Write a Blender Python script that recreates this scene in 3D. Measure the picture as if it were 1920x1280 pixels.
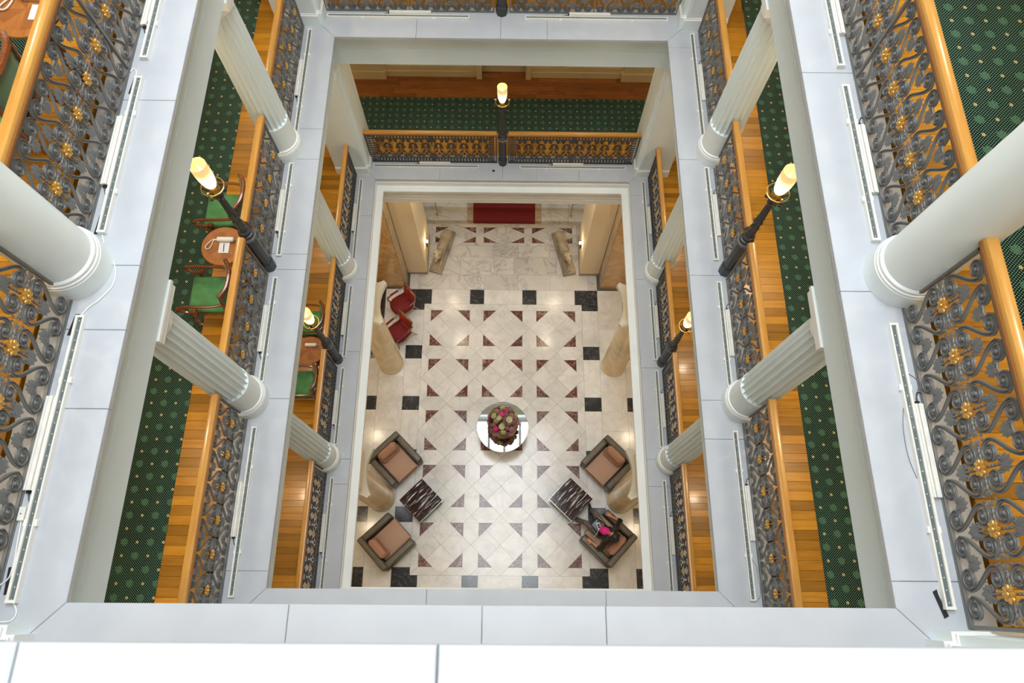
import bpy, math, random
from mathutils import Vector, Matrix
PI = math.pi
random.seed(7)
sc = bpy.context.scene
for o in list(bpy.data.objects): bpy.data.objects.remove(o)

# ------------------------------------------------------------------ camera, world, sky light, exposure
cam = bpy.data.cameras.new('camera'); camo = bpy.data.objects.new('camera', cam)
sc.collection.objects.link(camo); sc.camera = camo
cam.sensor_width = 36.0; cam.lens = 24.0; cam.clip_start = 0.05; cam.clip_end = 200
cam.dof.use_dof = True; cam.dof.focus_distance = 9.0; cam.dof.aperture_fstop = 4.5
camo.matrix_world = Matrix(((0.999937, -0.009361, -0.006168, 0.1419),
                            (0.006638, 0.937781, -0.347165, 0.0),
                            (0.009034, 0.347102, 0.937784, 17.9268),
                            (0, 0, 0, 1)))
world = bpy.data.worlds.new('sky'); sc.world = world; world.use_nodes = True
world.node_tree.nodes['Background'].inputs[0].default_value = (0.80, 0.90, 1.0, 1)
world.node_tree.nodes['Background'].inputs[1].default_value = 0.6
vs = sc.view_settings
vs.view_transform = 'Standard'; vs.look = 'None'; vs.exposure = 0.0; vs.gamma = 1.0; vs.use_curve_mapping = False

def lamp(kind, name, loc, power, color, size=0.1, sy=None, rot=(0, 0, 0)):
    l = bpy.data.lights.new(name, kind); l.energy = power; l.color = color
    if kind == 'AREA':
        l.shape = 'RECTANGLE'; l.size = size; l.size_y = sy or size
    else: l.shadow_soft_size = size
    o = bpy.data.objects.new(name, l); sc.collection.objects.link(o); o.location = loc; o.rotation_euler = rot
    return o
# daylight falling through the glazed roof over the well
lamp('AREA', 'roof_daylight', (0, 4.7, 23.2), 2950, (0.89, 0.955, 1.0), 6.0, 11.0)
WARM = (1.0, 0.82, 0.60)
Z0, Z1, Z2, Z3, Z4 = 0.0, 5.7633, 9.7183, 13.3268, 16.93
for zc, pw in ((4.85, 44), (Z2 - .9, 30), (Z3 - .9, 40), (Z4 - .9, 46)):   # warm lamps in the gallery ceilings
    for sx in (-1, 1):
        for y in (-.9, 2.0, 5.0, 8.0):
            lamp('POINT', 'ceiling_and_fill_lamp', (sx * 4.25, y, zc), pw, WARM, .07)
    for x in (-1.8, 1.8):
        lamp('POINT', 'ceiling_and_fill_lamp', (x, 9.9, zc), pw * .55, WARM, .07)

for sx in (-1, 1): lamp('POINT', 'ceiling_and_fill_lamp', (sx * 1.5, 8.45, 4.86), 26, (1.0, .84, .62), .07)  # added fill lights, no fitting seen, to brighten the cream piers
# ------------------------------------------------------------------ materials
def nd(t, kind, **kw):
    n = t.nodes.new(kind)
    for k, v in kw.items():
        if k.startswith('i_'):
            key = k[2:]
            key = int(key) if key.isdigit() else key.replace('_', ' ')
            n.inputs[key].default_value = v
        else: setattr(n, k, v)
    return n
def newmat(name):
    m = bpy.data.materials.new(name); m.use_nodes = True
    t = m.node_tree; b = t.nodes['Principled BSDF']
    return m, t, b
def c4(c): return (c[0], c[1], c[2], 1)
def simple(name, col, rough=.5, metal=0., bump=0., bscale=60, var=0., coat=0., spec=None):
    m, t, b = newmat(name)
    b.inputs['Base Color'].default_value = c4(col); b.inputs['Roughness'].default_value = rough
    b.inputs['Metallic'].default_value = metal
    if coat: b.inputs['Coat Weight'].default_value = coat; b.inputs['Coat Roughness'].default_value = .08
    if spec is not None: b.inputs['Specular IOR Level'].default_value = spec
    if var or bump:
        tc = nd(t, 'ShaderNodeTexCoord'); n = nd(t, 'ShaderNodeTexNoise', i_Scale=bscale, i_Detail=6.)
        t.links.new(tc.outputs['Object'], n.inputs['Vector'])
        if var:
            n2 = nd(t, 'ShaderNodeTexNoise', i_Scale=bscale * .08 + 1, i_Detail=5.)
            t.links.new(tc.outputs['Object'], n2.inputs['Vector'])
            r = nd(t, 'ShaderNodeMapRange'); r.inputs[1].default_value = .3; r.inputs[2].default_value = .7
            r.inputs[3].default_value = 1 - var; r.inputs[4].default_value = 1 + var * .5
            t.links.new(n2.outputs[0], r.inputs[0])
            mx = nd(t, 'ShaderNodeMix', data_type='RGBA', blend_type='MULTIPLY'); mx.inputs[0].default_value = 1
            mx.inputs[6].default_value = c4(col); t.links.new(r.outputs[0], mx.inputs[7])
            t.links.new(mx.outputs[2], b.inputs['Base Color'])
        if bump:
            bp = nd(t, 'ShaderNodeBump', i_Strength=bump, i_Distance=.003)
            t.links.new(n.outputs[0], bp.inputs['Height']); t.links.new(bp.outputs[0], b.inputs['Normal'])
    return m
def ramp(t, stops):
    r = nd(t, 'ShaderNodeValToRGB'); e = r.color_ramp.elements
    e[0].position = stops[0][0]; e[0].color = c4(stops[0][1]); e[1].position = stops[-1][0]; e[1].color = c4(stops[-1][1])
    for p, c in stops[1:-1]:
        x = e.new(p); x.color = c4(c)
    return r
def marble(name, base, vein, rough=.22, scale=1.6, amount=.10, randv=.08, dark=None):
    m, t, b = newmat(name)
    tc = nd(t, 'ShaderNodeTexCoord'); oi = nd(t, 'ShaderNodeObjectInfo')
    ad = nd(t, 'ShaderNodeVectorMath', operation='MULTIPLY_ADD')
    cb = nd(t, 'ShaderNodeCombineXYZ'); 
    for i in range(3): t.links.new(oi.outputs['Random'], cb.inputs[i])
    ad.inputs[1].default_value = (17., 31., 11.); t.links.new(cb.outputs[0], ad.inputs[0]); t.links.new(tc.outputs['Object'], ad.inputs[2])
    n1 = nd(t, 'ShaderNodeTexNoise', i_Scale=scale, i_Detail=7., i_Roughness=.6, i_Distortion=1.2)
    mp = nd(t, 'ShaderNodeMapping'); mp.inputs['Scale'].default_value = (1, 1.0, 1); mp.inputs['Rotation'].default_value = (0, 0, .7)
    t.links.new(ad.outputs[0], mp.inputs[0]); t.links.new(mp.outputs[0], n1.inputs['Vector'])
    s = nd(t, 'ShaderNodeMath', operation='SUBTRACT'); s.inputs[1].default_value = .5; t.links.new(n1.outputs[0], s.inputs[0])
    a = nd(t, 'ShaderNodeMath', operation='ABSOLUTE'); t.links.new(s.outputs[0], a.inputs[0])
    r = ramp(t, [(0, vein), (amount * .25, tuple(.6 * x + .4 * y for x, y in zip(base, vein))), (amount, base)]); t.links.new(a.outputs[0], r.inputs[0])
    n2 = nd(t, 'ShaderNodeTexNoise', i_Scale=scale * 2.3, i_Detail=4.); t.links.new(ad.outputs[0], n2.inputs['Vector'])
    v = nd(t, 'ShaderNodeMapRange'); v.inputs[1].default_value = .3; v.inputs[2].default_value = .7; v.inputs[3].default_value = .88; v.inputs[4].default_value = 1.05
    t.links.new(n2.outputs[0], v.inputs[0])
    rv = nd(t, 'ShaderNodeMapRange'); rv.inputs[3].default_value = 1 - randv; rv.inputs[4].default_value = 1 + randv
    t.links.new(oi.outputs['Random'], rv.inputs[0])
    mu = nd(t, 'ShaderNodeMath', operation='MULTIPLY'); t.links.new(v.outputs[0], mu.inputs[0]); t.links.new(rv.outputs[0], mu.inputs[1])
    mx = nd(t, 'ShaderNodeMix', data_type='RGBA', blend_type='MULTIPLY'); mx.inputs[0].default_value = 1
    t.links.new(r.outputs[0], mx.inputs[6]); t.links.new(mu.outputs[0], mx.inputs[7]); t.links.new(mx.outputs[2], b.inputs['Base Color'])
    b.inputs['Roughness'].default_value = rough
    return m
def wood(name, c1, c2, rough=.3, axis=0, scale=3., stretch=12., coat=.3, rnd=.25):
    m, t, b = newmat(name)
    tc = nd(t, 'ShaderNodeTexCoord'); oi = nd(t, 'ShaderNodeObjectInfo'); mp = nd(t, 'ShaderNodeMapping')
    s = [stretch] * 3; s[axis] = 1.; mp.inputs['Scale'].default_value = s
    cb = nd(t, 'ShaderNodeCombineXYZ')
    for i in range(3): t.links.new(oi.outputs['Random'], cb.inputs[i])
    ad = nd(t, 'ShaderNodeVectorMath', operation='MULTIPLY_ADD'); ad.inputs[1].default_value = (13, 29, 7)
    t.links.new(cb.outputs[0], ad.inputs[0]); t.links.new(tc.outputs['Object'], ad.inputs[2])
    t.links.new(ad.outputs[0], mp.inputs[0])
    n = nd(t, 'ShaderNodeTexNoise', i_Scale=scale, i_Detail=6., i_Roughness=.62, i_Distortion=.6); t.links.new(mp.outputs[0], n.inputs['Vector'])
    r = ramp(t, [(.32, c1), (.68, c2)]); t.links.new(n.outputs[0], r.inputs[0])
    rv = nd(t, 'ShaderNodeMapRange'); rv.inputs[3].default_value = 1 - rnd; rv.inputs[4].default_value = 1 + rnd
    t.links.new(oi.outputs['Random'], rv.inputs[0])
    mx = nd(t, 'ShaderNodeMix', data_type='RGBA', blend_type='MULTIPLY'); mx.inputs[0].default_value = 1
    t.links.new(r.outputs[0], mx.inputs[6]); t.links.new(rv.outputs[0], mx.inputs[7]); t.links.new(mx.outputs[2], b.inputs['Base Color'])
    b.inputs['Roughness'].default_value = rough; b.inputs['Coat Weight'].default_value = coat; b.inputs['Coat Roughness'].default_value = .12
    return m
def mnode(t, op, a, b=None, c=None):
    n = nd(t, 'ShaderNodeMath', operation=op)
    for i, x in enumerate((a, b, c)):
        if x is None: continue
        if isinstance(x, (int, float)): n.inputs[i].default_value = x
        else: t.links.new(x, n.inputs[i])
    return n.outputs[0]
def carpet_mat():
    m, t, b = newmat('green_carpet')
    tc = nd(t, 'ShaderNodeTexCoord'); sp = nd(t, 'ShaderNodeSeparateXYZ'); t.links.new(tc.outputs['Object'], sp.inputs[0])
    X, Y = sp.outputs[0], sp.outputs[1]
    P = .30
    def cell(ox, oy):    # local coordinates of the nearest point of a 0.30 m square grid with offset
        u = mnode(t, 'SUBTRACT', mnode(t, 'FLOORED_MODULO', mnode(t, 'ADD', X, ox + P / 2), P), P / 2)
        v = mnode(t, 'SUBTRACT', mnode(t, 'FLOORED_MODULO', mnode(t, 'ADD', Y, oy + P / 2), P), P / 2)
        return u, v
    def shell(ox, oy):
        u, v = cell(ox, oy)
        v2 = mnode(t, 'ADD', v, .022)
        rr = mnode(t, 'SQRT', mnode(t, 'ADD', mnode(t, 'MULTIPLY', u, u), mnode(t, 'MULTIPLY', v, v)))
        ang = mnode(t, 'ARCTAN2', u, v2)
        lob = mnode(t, 'MULTIPLY', mnode(t, 'ABSOLUTE', mnode(t, 'COSINE', mnode(t, 'MULTIPLY', ang, 4.5))), .008)
        lim = mnode(t, 'ADD', lob, .036)
        ins = mnode(t, 'LESS_THAN', rr, lim)
        rib = mnode(t, 'ABSOLUTE', mnode(t, 'SINE', mnode(t, 'MULTIPLY', ang, 4.5)))
        rib = mnode(t, 'MULTIPLY_ADD', rib, -.45, 1.)
        return mnode(t, 'MULTIPLY', ins, rib)
    def flower(ox, oy):
        u, v = cell(ox, oy)
        rr = mnode(t, 'SQRT', mnode(t, 'ADD', mnode(t, 'MULTIPLY', u, u), mnode(t, 'MULTIPLY', v, v)))
        ang = mnode(t, 'ARCTAN2', u, v)
        lim = mnode(t, 'MULTIPLY_ADD', mnode(t, 'ABSOLUTE', mnode(t, 'COSINE', mnode(t, 'MULTIPLY', ang, 3.))), .006, .011)
        return mnode(t, 'MULTIPLY', mnode(t, 'LESS_THAN', rr, lim), mnode(t, 'GREATER_THAN', rr, .004))
    sh = mnode(t, 'MAXIMUM', shell(.049, .065), shell(.199, .215))
    fl = mnode(t, 'MAXIMUM', flower(.199, .065), flower(.049, .215))
    D = .30 / 11
    def dots(o):
        u = mnode(t, 'SUBTRACT', mnode(t, 'FLOORED_MODULO', mnode(t, 'ADD', X, o + D / 2), D), D / 2)
        v = mnode(t, 'SUBTRACT', mnode(t, 'FLOORED_MODULO', mnode(t, 'ADD', Y, o + D / 2), D), D / 2)
        rr = mnode(t, 'SQRT', mnode(t, 'ADD', mnode(t, 'MULTIPLY', u, u), mnode(t, 'MULTIPLY', v, v)))
        return mnode(t, 'LESS_THAN', rr, .0043)
    dt = mnode(t, 'MAXIMUM', dots(0), dots(D / 2))
    base = nd(t, 'ShaderNodeTexNoise', i_Scale=1.3, i_Detail=3.); t.links.new(tc.outputs['Object'], base.inputs['Vector'])
    br = ramp(t, [(.35, (.002, .010, .008)), (.65, (.004, .024, .017))]); t.links.new(base.outputs[0], br.inputs[0])
    def mix(f, a, bcol):
        mx = nd(t, 'ShaderNodeMix', data_type='RGBA'); t.links.new(f, mx.inputs[0]); t.links.new(a, mx.inputs[6]); mx.inputs[7].default_value = c4(bcol)
        return mx.outputs[2]
    c = mix(dt, br.outputs[0], (.30, .50, .40))
    c = mix(sh, c, (.085, .20, .135))
    c = mix(fl, c, (.62, .50, .24))
    t.links.new(c, b.inputs['Base Color']); b.inputs['Roughness'].default_value = .9; b.inputs['Specular IOR Level'].default_value = .15
    return m
def woven(name, c1, c2, scale=42.):
    m, t, b = newmat(name)
    tc = nd(t, 'ShaderNodeTexCoord'); mp = nd(t, 'ShaderNodeMapping'); mp.inputs['Rotation'].default_value = (0, 0, .78)
    t.links.new(tc.outputs['Object'], mp.inputs[0]); sp = nd(t, 'ShaderNodeSeparateXYZ'); t.links.new(mp.outputs[0], sp.inputs[0])
    a = mnode(t, 'SINE', mnode(t, 'MULTIPLY', sp.outputs[0], scale * 6.28))
    q = mnode(t, 'ADD', mnode(t, 'MULTIPLY', sp.outputs[1], 1.), mnode(t, 'MULTIPLY', sp.outputs[2], 1.))
    s = mnode(t, 'SINE', mnode(t, 'MULTIPLY', q, scale * 6.28))
    f = mnode(t, 'GREATER_THAN', mnode(t, 'MULTIPLY', a, s), .12)
    mx = nd(t, 'ShaderNodeMix', data_type='RGBA'); t.links.new(f, mx.inputs[0]); mx.inputs[6].default_value = c4(c1); mx.inputs[7].default_value = c4(c2)
    t.links.new(mx.outputs[2], b.inputs['Base Color']); b.inputs['Roughness'].default_value = .85
    return m
def emit(name, col, s):
    m, t, b = newmat(name); b.inputs['Base Color'].default_value = c4(col)
    b.inputs['Emission Color'].default_value = c4(col); b.inputs['Emission Strength'].default_value = s; return m

M = {}
M['ledge'] = simple('painted_stone', (.475, .50, .54), .55, var=.05, bump=.15, bscale=30)
M['paint'] = simple('grey_green_paint', (.68, .79, .84), .6, var=.03, bscale=20)
M['column'] = simple('column_paint', (.78, .86, .87), .5, var=.02, bscale=20)
M['trimw'] = simple('white_trim_paint', (.82, .84, .84), .45)
M['frame'] = simple('cream_frame', (.78, .79, .76), .5, var=.04, bscale=20)
M['grout'] = simple('dark_grout', (.10, .10, .10), .9)  # dark grout showing between the marble tiles
M['iron'] = simple('grey_iron_paint', (.16, .165, .165), .42, .1, bump=.3, bscale=120)
M['dkiron'] = simple('dark_iron_paint', (.065, .064, .064), .45, .2, bump=.3, bscale=120)
M['post'] = simple('lamp_post_iron', (.05, .052, .056), .38, .3)
M['gold'] = simple('gilded_metal', (.72, .43, .12), .35, .75)
M['brass'] = simple('brass', (.62, .42, .14), .22, 1.)
M['steel'] = simple('polished_steel', (.6, .6, .6), .15, 1.)
M['oakrail'] = wood('oak_handrail', (.47, .22, .04), (.60, .32, .075), .28, 0, 1.2, 14, .4, .08)
M['railmould'] = simple('reddish_rail_moulding', (.34, .13, .03), .3)
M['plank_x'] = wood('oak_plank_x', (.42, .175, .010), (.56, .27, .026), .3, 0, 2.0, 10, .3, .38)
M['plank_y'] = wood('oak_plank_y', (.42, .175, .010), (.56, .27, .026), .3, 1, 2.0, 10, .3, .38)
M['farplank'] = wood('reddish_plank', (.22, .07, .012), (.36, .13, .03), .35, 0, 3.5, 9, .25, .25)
M['carpet'] = carpet_mat()
M['tile'] = marble('light_marble', (.76, .745, .715), (.66, .64, .61), .16, 1.3, .05, .07)
M['veined'] = marble('veined_marble', (.66, .64, .61), (.40, .39, .38), .18, .8, .03, .07)
M['black'] = marble('black_marble', (.030, .033, .038), (.16, .17, .18), .16, 2.2, .02, .2)
M['red'] = marble('red_marble', (.12, .035, .025), (.45, .33, .28), .18, 5., .045, .15)
M['gmarble'] = marble('golden_marble', (.68, .50, .26), (.78, .66, .42), .2, .7, .25, .05)
M['omarble'] = marble('orange_marble', (.52, .30, .10), (.66, .45, .22), .15, 2.0, .15, .05)
M['bmarble'] = marble('beige_marble', (.42, .31, .19), (.55, .44, .3), .2, 2., .12, .05)
M['cream'] = simple('cream_plaster', (.82, .68, .46), .7, bump=.1, bscale=40)
M['wallp'] = simple('cream_wall', (.62, .50, .30), .8)
M['panel'] = simple('cream_panel_paint', (.66, .54, .30), .5)
M['soffit'] = simple('ceiling_paint', (.66, .62, .52), .8)
M['skirt'] = simple('pinkish_skirting', (.33, .23, .17), .4)
M['leather'] = simple('olive_leather', (.098, .082, .054), .42, bump=.35, bscale=90, var=.2)
M['weave'] = woven('woven_fabric', (.56, .38, .28), (.15, .07, .04), 22)
M['pillow'] = woven('pillow_fabric', (.52, .29, .19), (.18, .075, .04), 24)
M['velvet'] = simple('green_velvet', (.085, .28, .10), .8, var=.35, bscale=60)
M['velvetl'] = simple('pale_green_fabric', (.25, .38, .22), .8)
M['mahog'] = wood('mahogany', (.12, .028, .008), (.26, .075, .02), .22, 0, 4, 8, .7, .1)
M['redvel'] = simple('red_velvet', (.20, .008, .010), .75, var=.35, bscale=70)
M['redback'] = simple('bright_red_velvet', (.45, .02, .01), .75, var=.2, bscale=70)
M['tabletop'] = wood('table_veneer', (.32, .10, .008), (.42, .15, .016), .5, 1, 4, 6, .0, .05)
M['tabled'] = wood('table_veneer_dark', (.25, .072, .006), (.33, .10, .010), .5, 0, 4, 6, .0, .05)
M['plastic'] = simple('white_plastic', (.80, .79, .74), .35)
M['paper'] = simple('paper', (.85, .86, .90), .8)
M['blackp'] = simple('black_plastic', (.012, .012, .014), .4)
M['mirror'] = simple('mirror', (.93, .94, .93), .02, 1.)
M['redcarpet'] = simple('red_stair_carpet', (.17, .008, .008), .9, bump=.5, bscale=200, var=.2)
M['stone'] = simple('old_carved_stone', (.40, .33, .24), .75, bump=1.2, bscale=25, var=.45)
M['skin'] = simple('skin', (.50, .23, .12), .55)
M['hair'] = simple('black_hair', (.010, .008, .008), .45, bump=.6, bscale=160)
M['jacket'] = simple('black_leather_jacket', (.010, .009, .009), .3, bump=.5, bscale=35)
M['pink'] = simple('pink_cloth', (.75, .02, .24), .8)
M['trouser'] = simple('grey_brown_trousers', (.11, .09, .075), .85, bump=.4, bscale=80)
M['shoe'] = simple('black_shoe', (.010, .010, .010), .35)
M['white'] = simple('white_paint', (.82, .84, .80), .4)
M['bulb'] = emit('lit_bulb', (1.0, .82, .50), 9)
M['glow'] = emit('spot_lamp_glow', (1.0, .85, .55), 14)
M['blacktape'] = simple('black_cloth', (.01, .01, .012), .7)  # matt black of the tape patches

def led_mat():
    m, t, b = newmat('led_strip_lens')
    tc = nd(t, 'ShaderNodeTexCoord'); sp = nd(t, 'ShaderNodeSeparateXYZ'); t.links.new(tc.outputs['Object'], sp.inputs[0])
    v = mnode(t, 'SUBTRACT', mnode(t, 'FLOORED_MODULO', sp.outputs[1], .075), .0375)
    r = mnode(t, 'SQRT', mnode(t, 'ADD', mnode(t, 'MULTIPLY', v, v), mnode(t, 'MULTIPLY', sp.outputs[0], sp.outputs[0])))
    f = mnode(t, 'LESS_THAN', r, .0035)
    mx = nd(t, 'ShaderNodeMix', data_type='RGBA'); t.links.new(f, mx.inputs[0]); mx.inputs[6].default_value = (.13, .16, .16, 1); mx.inputs[7].default_value = (.8, .85, .85, 1)
    t.links.new(mx.outputs[2], b.inputs['Base Color']); b.inputs['Roughness'].default_value = .35
    return m
M['led'] = led_mat()
def shade_mat():
    m, t, b = newmat('lit_ribbed_glass')
    tc = nd(t, 'ShaderNodeTexCoord'); sp = nd(t, 'ShaderNodeSeparateXYZ'); t.links.new(tc.outputs['Object'], sp.inputs[0])
    mr = nd(t, 'ShaderNodeMapRange'); mr.inputs[1].default_value = 2.06; mr.inputs[2].default_value = 2.20; mr.inputs[3].default_value = 4.5; mr.inputs[4].default_value = .50
    t.links.new(sp.outputs[2], mr.inputs[0])
    b.inputs['Base Color'].default_value = (.9, .72, .35, 1); b.inputs['Roughness'].default_value = .15
    b.inputs['Emission Color'].default_value = (1.0, .74, .32, 1); t.links.new(mr.outputs[0], b.inputs['Emission Strength'])
    return m
M['shade'] = shade_mat()
M['shadein'] = emit('amber_glass_inside', (.95, .62, .16), .42)
def glass_mat():
    m, t, b = newmat('clear_glass')
    b.inputs['Base Color'].default_value = (.85, .95, .92, 1); b.inputs['Roughness'].default_value = .02
    b.inputs['Transmission Weight'].default_value = 1.; b.inputs['IOR'].default_value = 1.2
    return m
M['glass'] = glass_mat()
def streak_mat():
    m, t, b = newmat('dark_top_painted_reflections')
    tc = nd(t, 'ShaderNodeTexCoord'); mp = nd(t, 'ShaderNodeMapping'); mp.inputs['Rotation'].default_value = (0, 0, .12); mp.inputs['Scale'].default_value = (2.2, 20, 1)
    t.links.new(tc.outputs['Object'], mp.inputs[0])
    n = nd(t, 'ShaderNodeTexNoise', i_Scale=1.5, i_Detail=5., i_Distortion=.5); t.links.new(mp.outputs[0], n.inputs['Vector'])
    r = ramp(t, [(.42, (.016, .006, .004)), (.54, (.05, .022, .018)), (.60, (.10, .08, .09)), (.66, (.62, .66, .74))]); t.links.new(n.outputs[0], r.inputs[0])  # pale stops paint streaky skylight reflections into the base colour
    t.links.new(r.outputs[0], b.inputs['Base Color']); b.inputs['Roughness'].default_value = .10
    return m
M['streak'] = streak_mat()
def rug_mat():
    m, t, b = newmat('persian_rug')
    tc = nd(t, 'ShaderNodeTexCoord'); v = nd(t, 'ShaderNodeTexVoronoi', i_Scale=14.); t.links.new(tc.outputs['Object'], v.inputs['Vector'])
    r = ramp(t, [(.0, (.35, .22, .10)), (.25, (.14, .03, .02)), (.6, (.02, .012, .02))]); t.links.new(v.outputs['Distance'], r.inputs[0])
    t.links.new(r.outputs[0], b.inputs['Base Color']); b.inputs['Roughness'].default_value = .95
    return m
M['rug'] = rug_mat()

# ------------------------------------------------------------------ mesh helpers
class G:
    def __init__(s): s.v = []; s.f = []; s.mi = []; s.cur = 0
    def add(s, vs, fs):
        o = len(s.v); s.v += [tuple(x) for x in vs]; s.f += [tuple(i + o for i in f) for f in fs]; s.mi += [s.cur] * len(fs); return s
    def box(s, x0, x1, y0, y1, z0, z1):
        return s.add([(x0, y0, z0), (x1, y0, z0), (x1, y1, z0), (x0, y1, z0), (x0, y0, z1), (x1, y0, z1), (x1, y1, z1), (x0, y1, z1)],
                     [(0, 3, 2, 1), (4, 5, 6, 7), (0, 1, 5, 4), (1, 2, 6, 5), (2, 3, 7, 6), (3, 0, 4, 7)])
    def cbox(s, x0, x1, y0, y1, z0, z1, c=.01):      # box with chamfered top and vertical edges
        p = [(x0 + c, y0), (x1 - c, y0), (x1, y0 + c), (x1, y1 - c), (x1 - c, y1), (x0 + c, y1), (x0, y1 - c), (x0, y0 + c)]
        return s.prism(p, z0, z1, c)
    def prism(s, p, z0, z1, c=0.):
        n = len(p)
        if c <= 0:
            return s.add([(x, y, z0) for x, y in p] + [(x, y, z1) for x, y in p], [tuple(range(n))[::-1], tuple(range(n, 2 * n))] + [(i, (i + 1) % n, n + (i + 1) % n, n + i) for i in range(n)])
        q = inset(p, c)
        v = [(x, y, z0) for x, y in p] + [(x, y, z1 - c) for x, y in p] + [(x, y, z1) for x, y in q]
        f = [tuple(range(n))[::-1], tuple(range(2 * n, 3 * n))]
        for k in (0, n): f += [(k + i, k + (i + 1) % n, k + n + (i + 1) % n, k + n + i) for i in range(n)]
        return s.add(v, f)
    def lathe(s, prof, n=24, c=(0, 0, 0), rf=None, cap=True, sq=(1, 1)):
        v = []; f = []; m = len(prof)
        for r, z in prof:
            for i in range(n):
                a = 2 * PI * i / n; rr = rf(r, a, z) if rf else r
                v.append((c[0] + rr * math.cos(a) * sq[0], c[1] + rr * math.sin(a) * sq[1], c[2] + z))
        for j in range(m - 1):
            for i in range(n): f.append((j * n + i, j * n + (i + 1) % n, (j + 1) * n + (i + 1) % n, (j + 1) * n + i))
        if cap: f += [tuple(range(n))[::-1], tuple(range((m - 1) * n, m * n))]
        return s.add(v, f)
    def sphere(s, c, r, n=12, m=8, R=None):
        r = (r, r, r) if isinstance(r, (int, float)) else r
        v = []; f = []
        for j in range(1, m):
            b = PI * j / m
            for i in range(n):
                a = 2 * PI * i / n; v.append(Vector((r[0] * math.sin(b) * math.cos(a), r[1] * math.sin(b) * math.sin(a), r[2] * math.cos(b))))
        v += [Vector((0, 0, r[2])), Vector((0, 0, -r[2]))]
        if R is not None: v = [R @ x for x in v]
        v = [x + Vector(c) for x in v]
        for j in range(m - 2):
            for i in range(n): f.append((j * n + i, (j + 1) * n + i, (j + 1) * n + (i + 1) % n, j * n + (i + 1) % n))
        t, b = len(v) - 2, len(v) - 1
        for i in range(n): f.append((t, i, (i + 1) % n)); f.append((b, (m - 2) * n + (i + 1) % n, (m - 2) * n + i))
        return s.add(v, f)
    def tube(s, pts, rad, n=8, closed=False, cap=True, prof=None, up=None, round_ends=False):
        pts = [Vector(p) for p in pts]; N = len(pts); rad = rad if isinstance(rad, (list, tuple)) else [rad] * N
        T = []
        for i in range(N):
            a = pts[(i - 1) % N] if (closed or i > 0) else pts[i]; b = pts[(i + 1) % N] if (closed or i < N - 1) else pts[i]
            d = b - a; T.append(d.normalized() if d.length > 1e-9 else Vector((0, 0, 1)))
        if up is None:
            u = Vector((0, 0, 1)) if abs(T[0].z) < .9 else Vector((1, 0, 0)); u = (u - T[0] * u.dot(T[0])).normalized()
        v = []; f = []
        pr = prof or [(math.cos(2 * PI * k / n), math.sin(2 * PI * k / n)) for k in range(n)]; n = len(pr)
        for i in range(N):
            if up is not None: u = Vector(up); u = (u - T[i] * u.dot(T[i])).normalized()
            elif i: u = u - T[i] * u.dot(T[i]); u = u.normalized() if u.length > 1e-6 else Vector((1, 0, 0))
            w = T[i].cross(u)
            for a, b in pr: v.append(pts[i] + (u * a + w * b) * rad[i])
        L = N if closed else N - 1
        for i in range(L):
            j = (i + 1) % N
            for k in range(n): f.append((i * n + k, i * n + (k + 1) % n, j * n + (k + 1) % n, j * n + k))
        if cap and not closed: f += [tuple(range(n))[::-1], tuple(range((N - 1) * n, N * n))]
        s.add(v, f)
        if round_ends:
            s.sphere(pts[0], rad[0] * .98, n, 6); s.sphere(pts[-1], rad[-1] * .98, n, 6)
        return s
    def xf(s, Mx):
        s.v = [tuple(Mx @ Vector(p)) for p in s.v]; return s
def inset(p, c):
    n = len(p); ar = sum(p[i][0] * p[(i + 1) % n][1] - p[(i + 1) % n][0] * p[i][1] for i in range(n)); sg = 1 if ar > 0 else -1
    out = []
    for i in range(n):
        a, b, d = Vector(p[i - 1]), Vector(p[i]), Vector(p[(i + 1) % n])
        e1 = (b - a).normalized(); e2 = (d - b).normalized()
        n1 = Vector((-e1.y, e1.x)) * sg; n2 = Vector((-e2.y, e2.x)) * sg
        k = n1 + n2; k = k / max(.2, k.length_squared) * 2 * c if k.length > 1e-6 else n1 * c
        out.append((b.x + k.x, b.y + k.y))
    return out
def smooth_path(pts, k=6, closed=False):
    P = [Vector(p) for p in pts]; n = len(P); out = []
    rng = range(n if closed else n - 1)
    for i in rng:
        p0 = P[i - 1] if (closed or i > 0) else P[i]; p1 = P[i]; p2 = P[(i + 1) % n]; p3 = P[(i + 2) % n] if (closed or i + 2 < n) else p2
        for j in range(k):
            t = j / k; out.append(.5 * ((2 * p1) + (p2 - p0) * t + (2 * p0 - 5 * p1 + 4 * p2 - p3) * t * t + (3 * p1 - p0 - 3 * p2 + p3) * t ** 3))
    if not closed: out.append(P[-1])
    return out
COL = sc.collection
def mesh(name, g, mats, smooth=.6):
    me = bpy.data.meshes.new(name); me.from_pydata(g.v, [], g.f)
    mats = mats if isinstance(mats, (list, tuple)) else [mats]
    for m in mats: me.materials.append(M[m] if isinstance(m, str) else m)
    if len(mats) > 1: me.polygons.foreach_set('material_index', g.mi)
    if smooth:
        me.polygons.foreach_set('use_smooth', [True] * len(me.polygons)); me.set_sharp_from_angle(angle=smooth)
    me.update(); return me
def obj(name, me, mats=None, parent=None, loc=None, rotz=None, smooth=.6, label=None):
    if isinstance(me, G): me = mesh(name, me, mats, smooth)
    o = bpy.data.objects.new(name, me); COL.objects.link(o)
    if parent is not None: o.parent = parent
    if loc is not None: o.location = loc
    if rotz is not None: o.rotation_euler = (0, 0, rotz)
    if label: o['label'] = label
    return o
def tag(o, label, cat, group=None, kind=None):
    o['label'] = label; o['category'] = cat
    if group: o['group'] = group
    if kind: o['kind'] = kind
    return o
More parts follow.
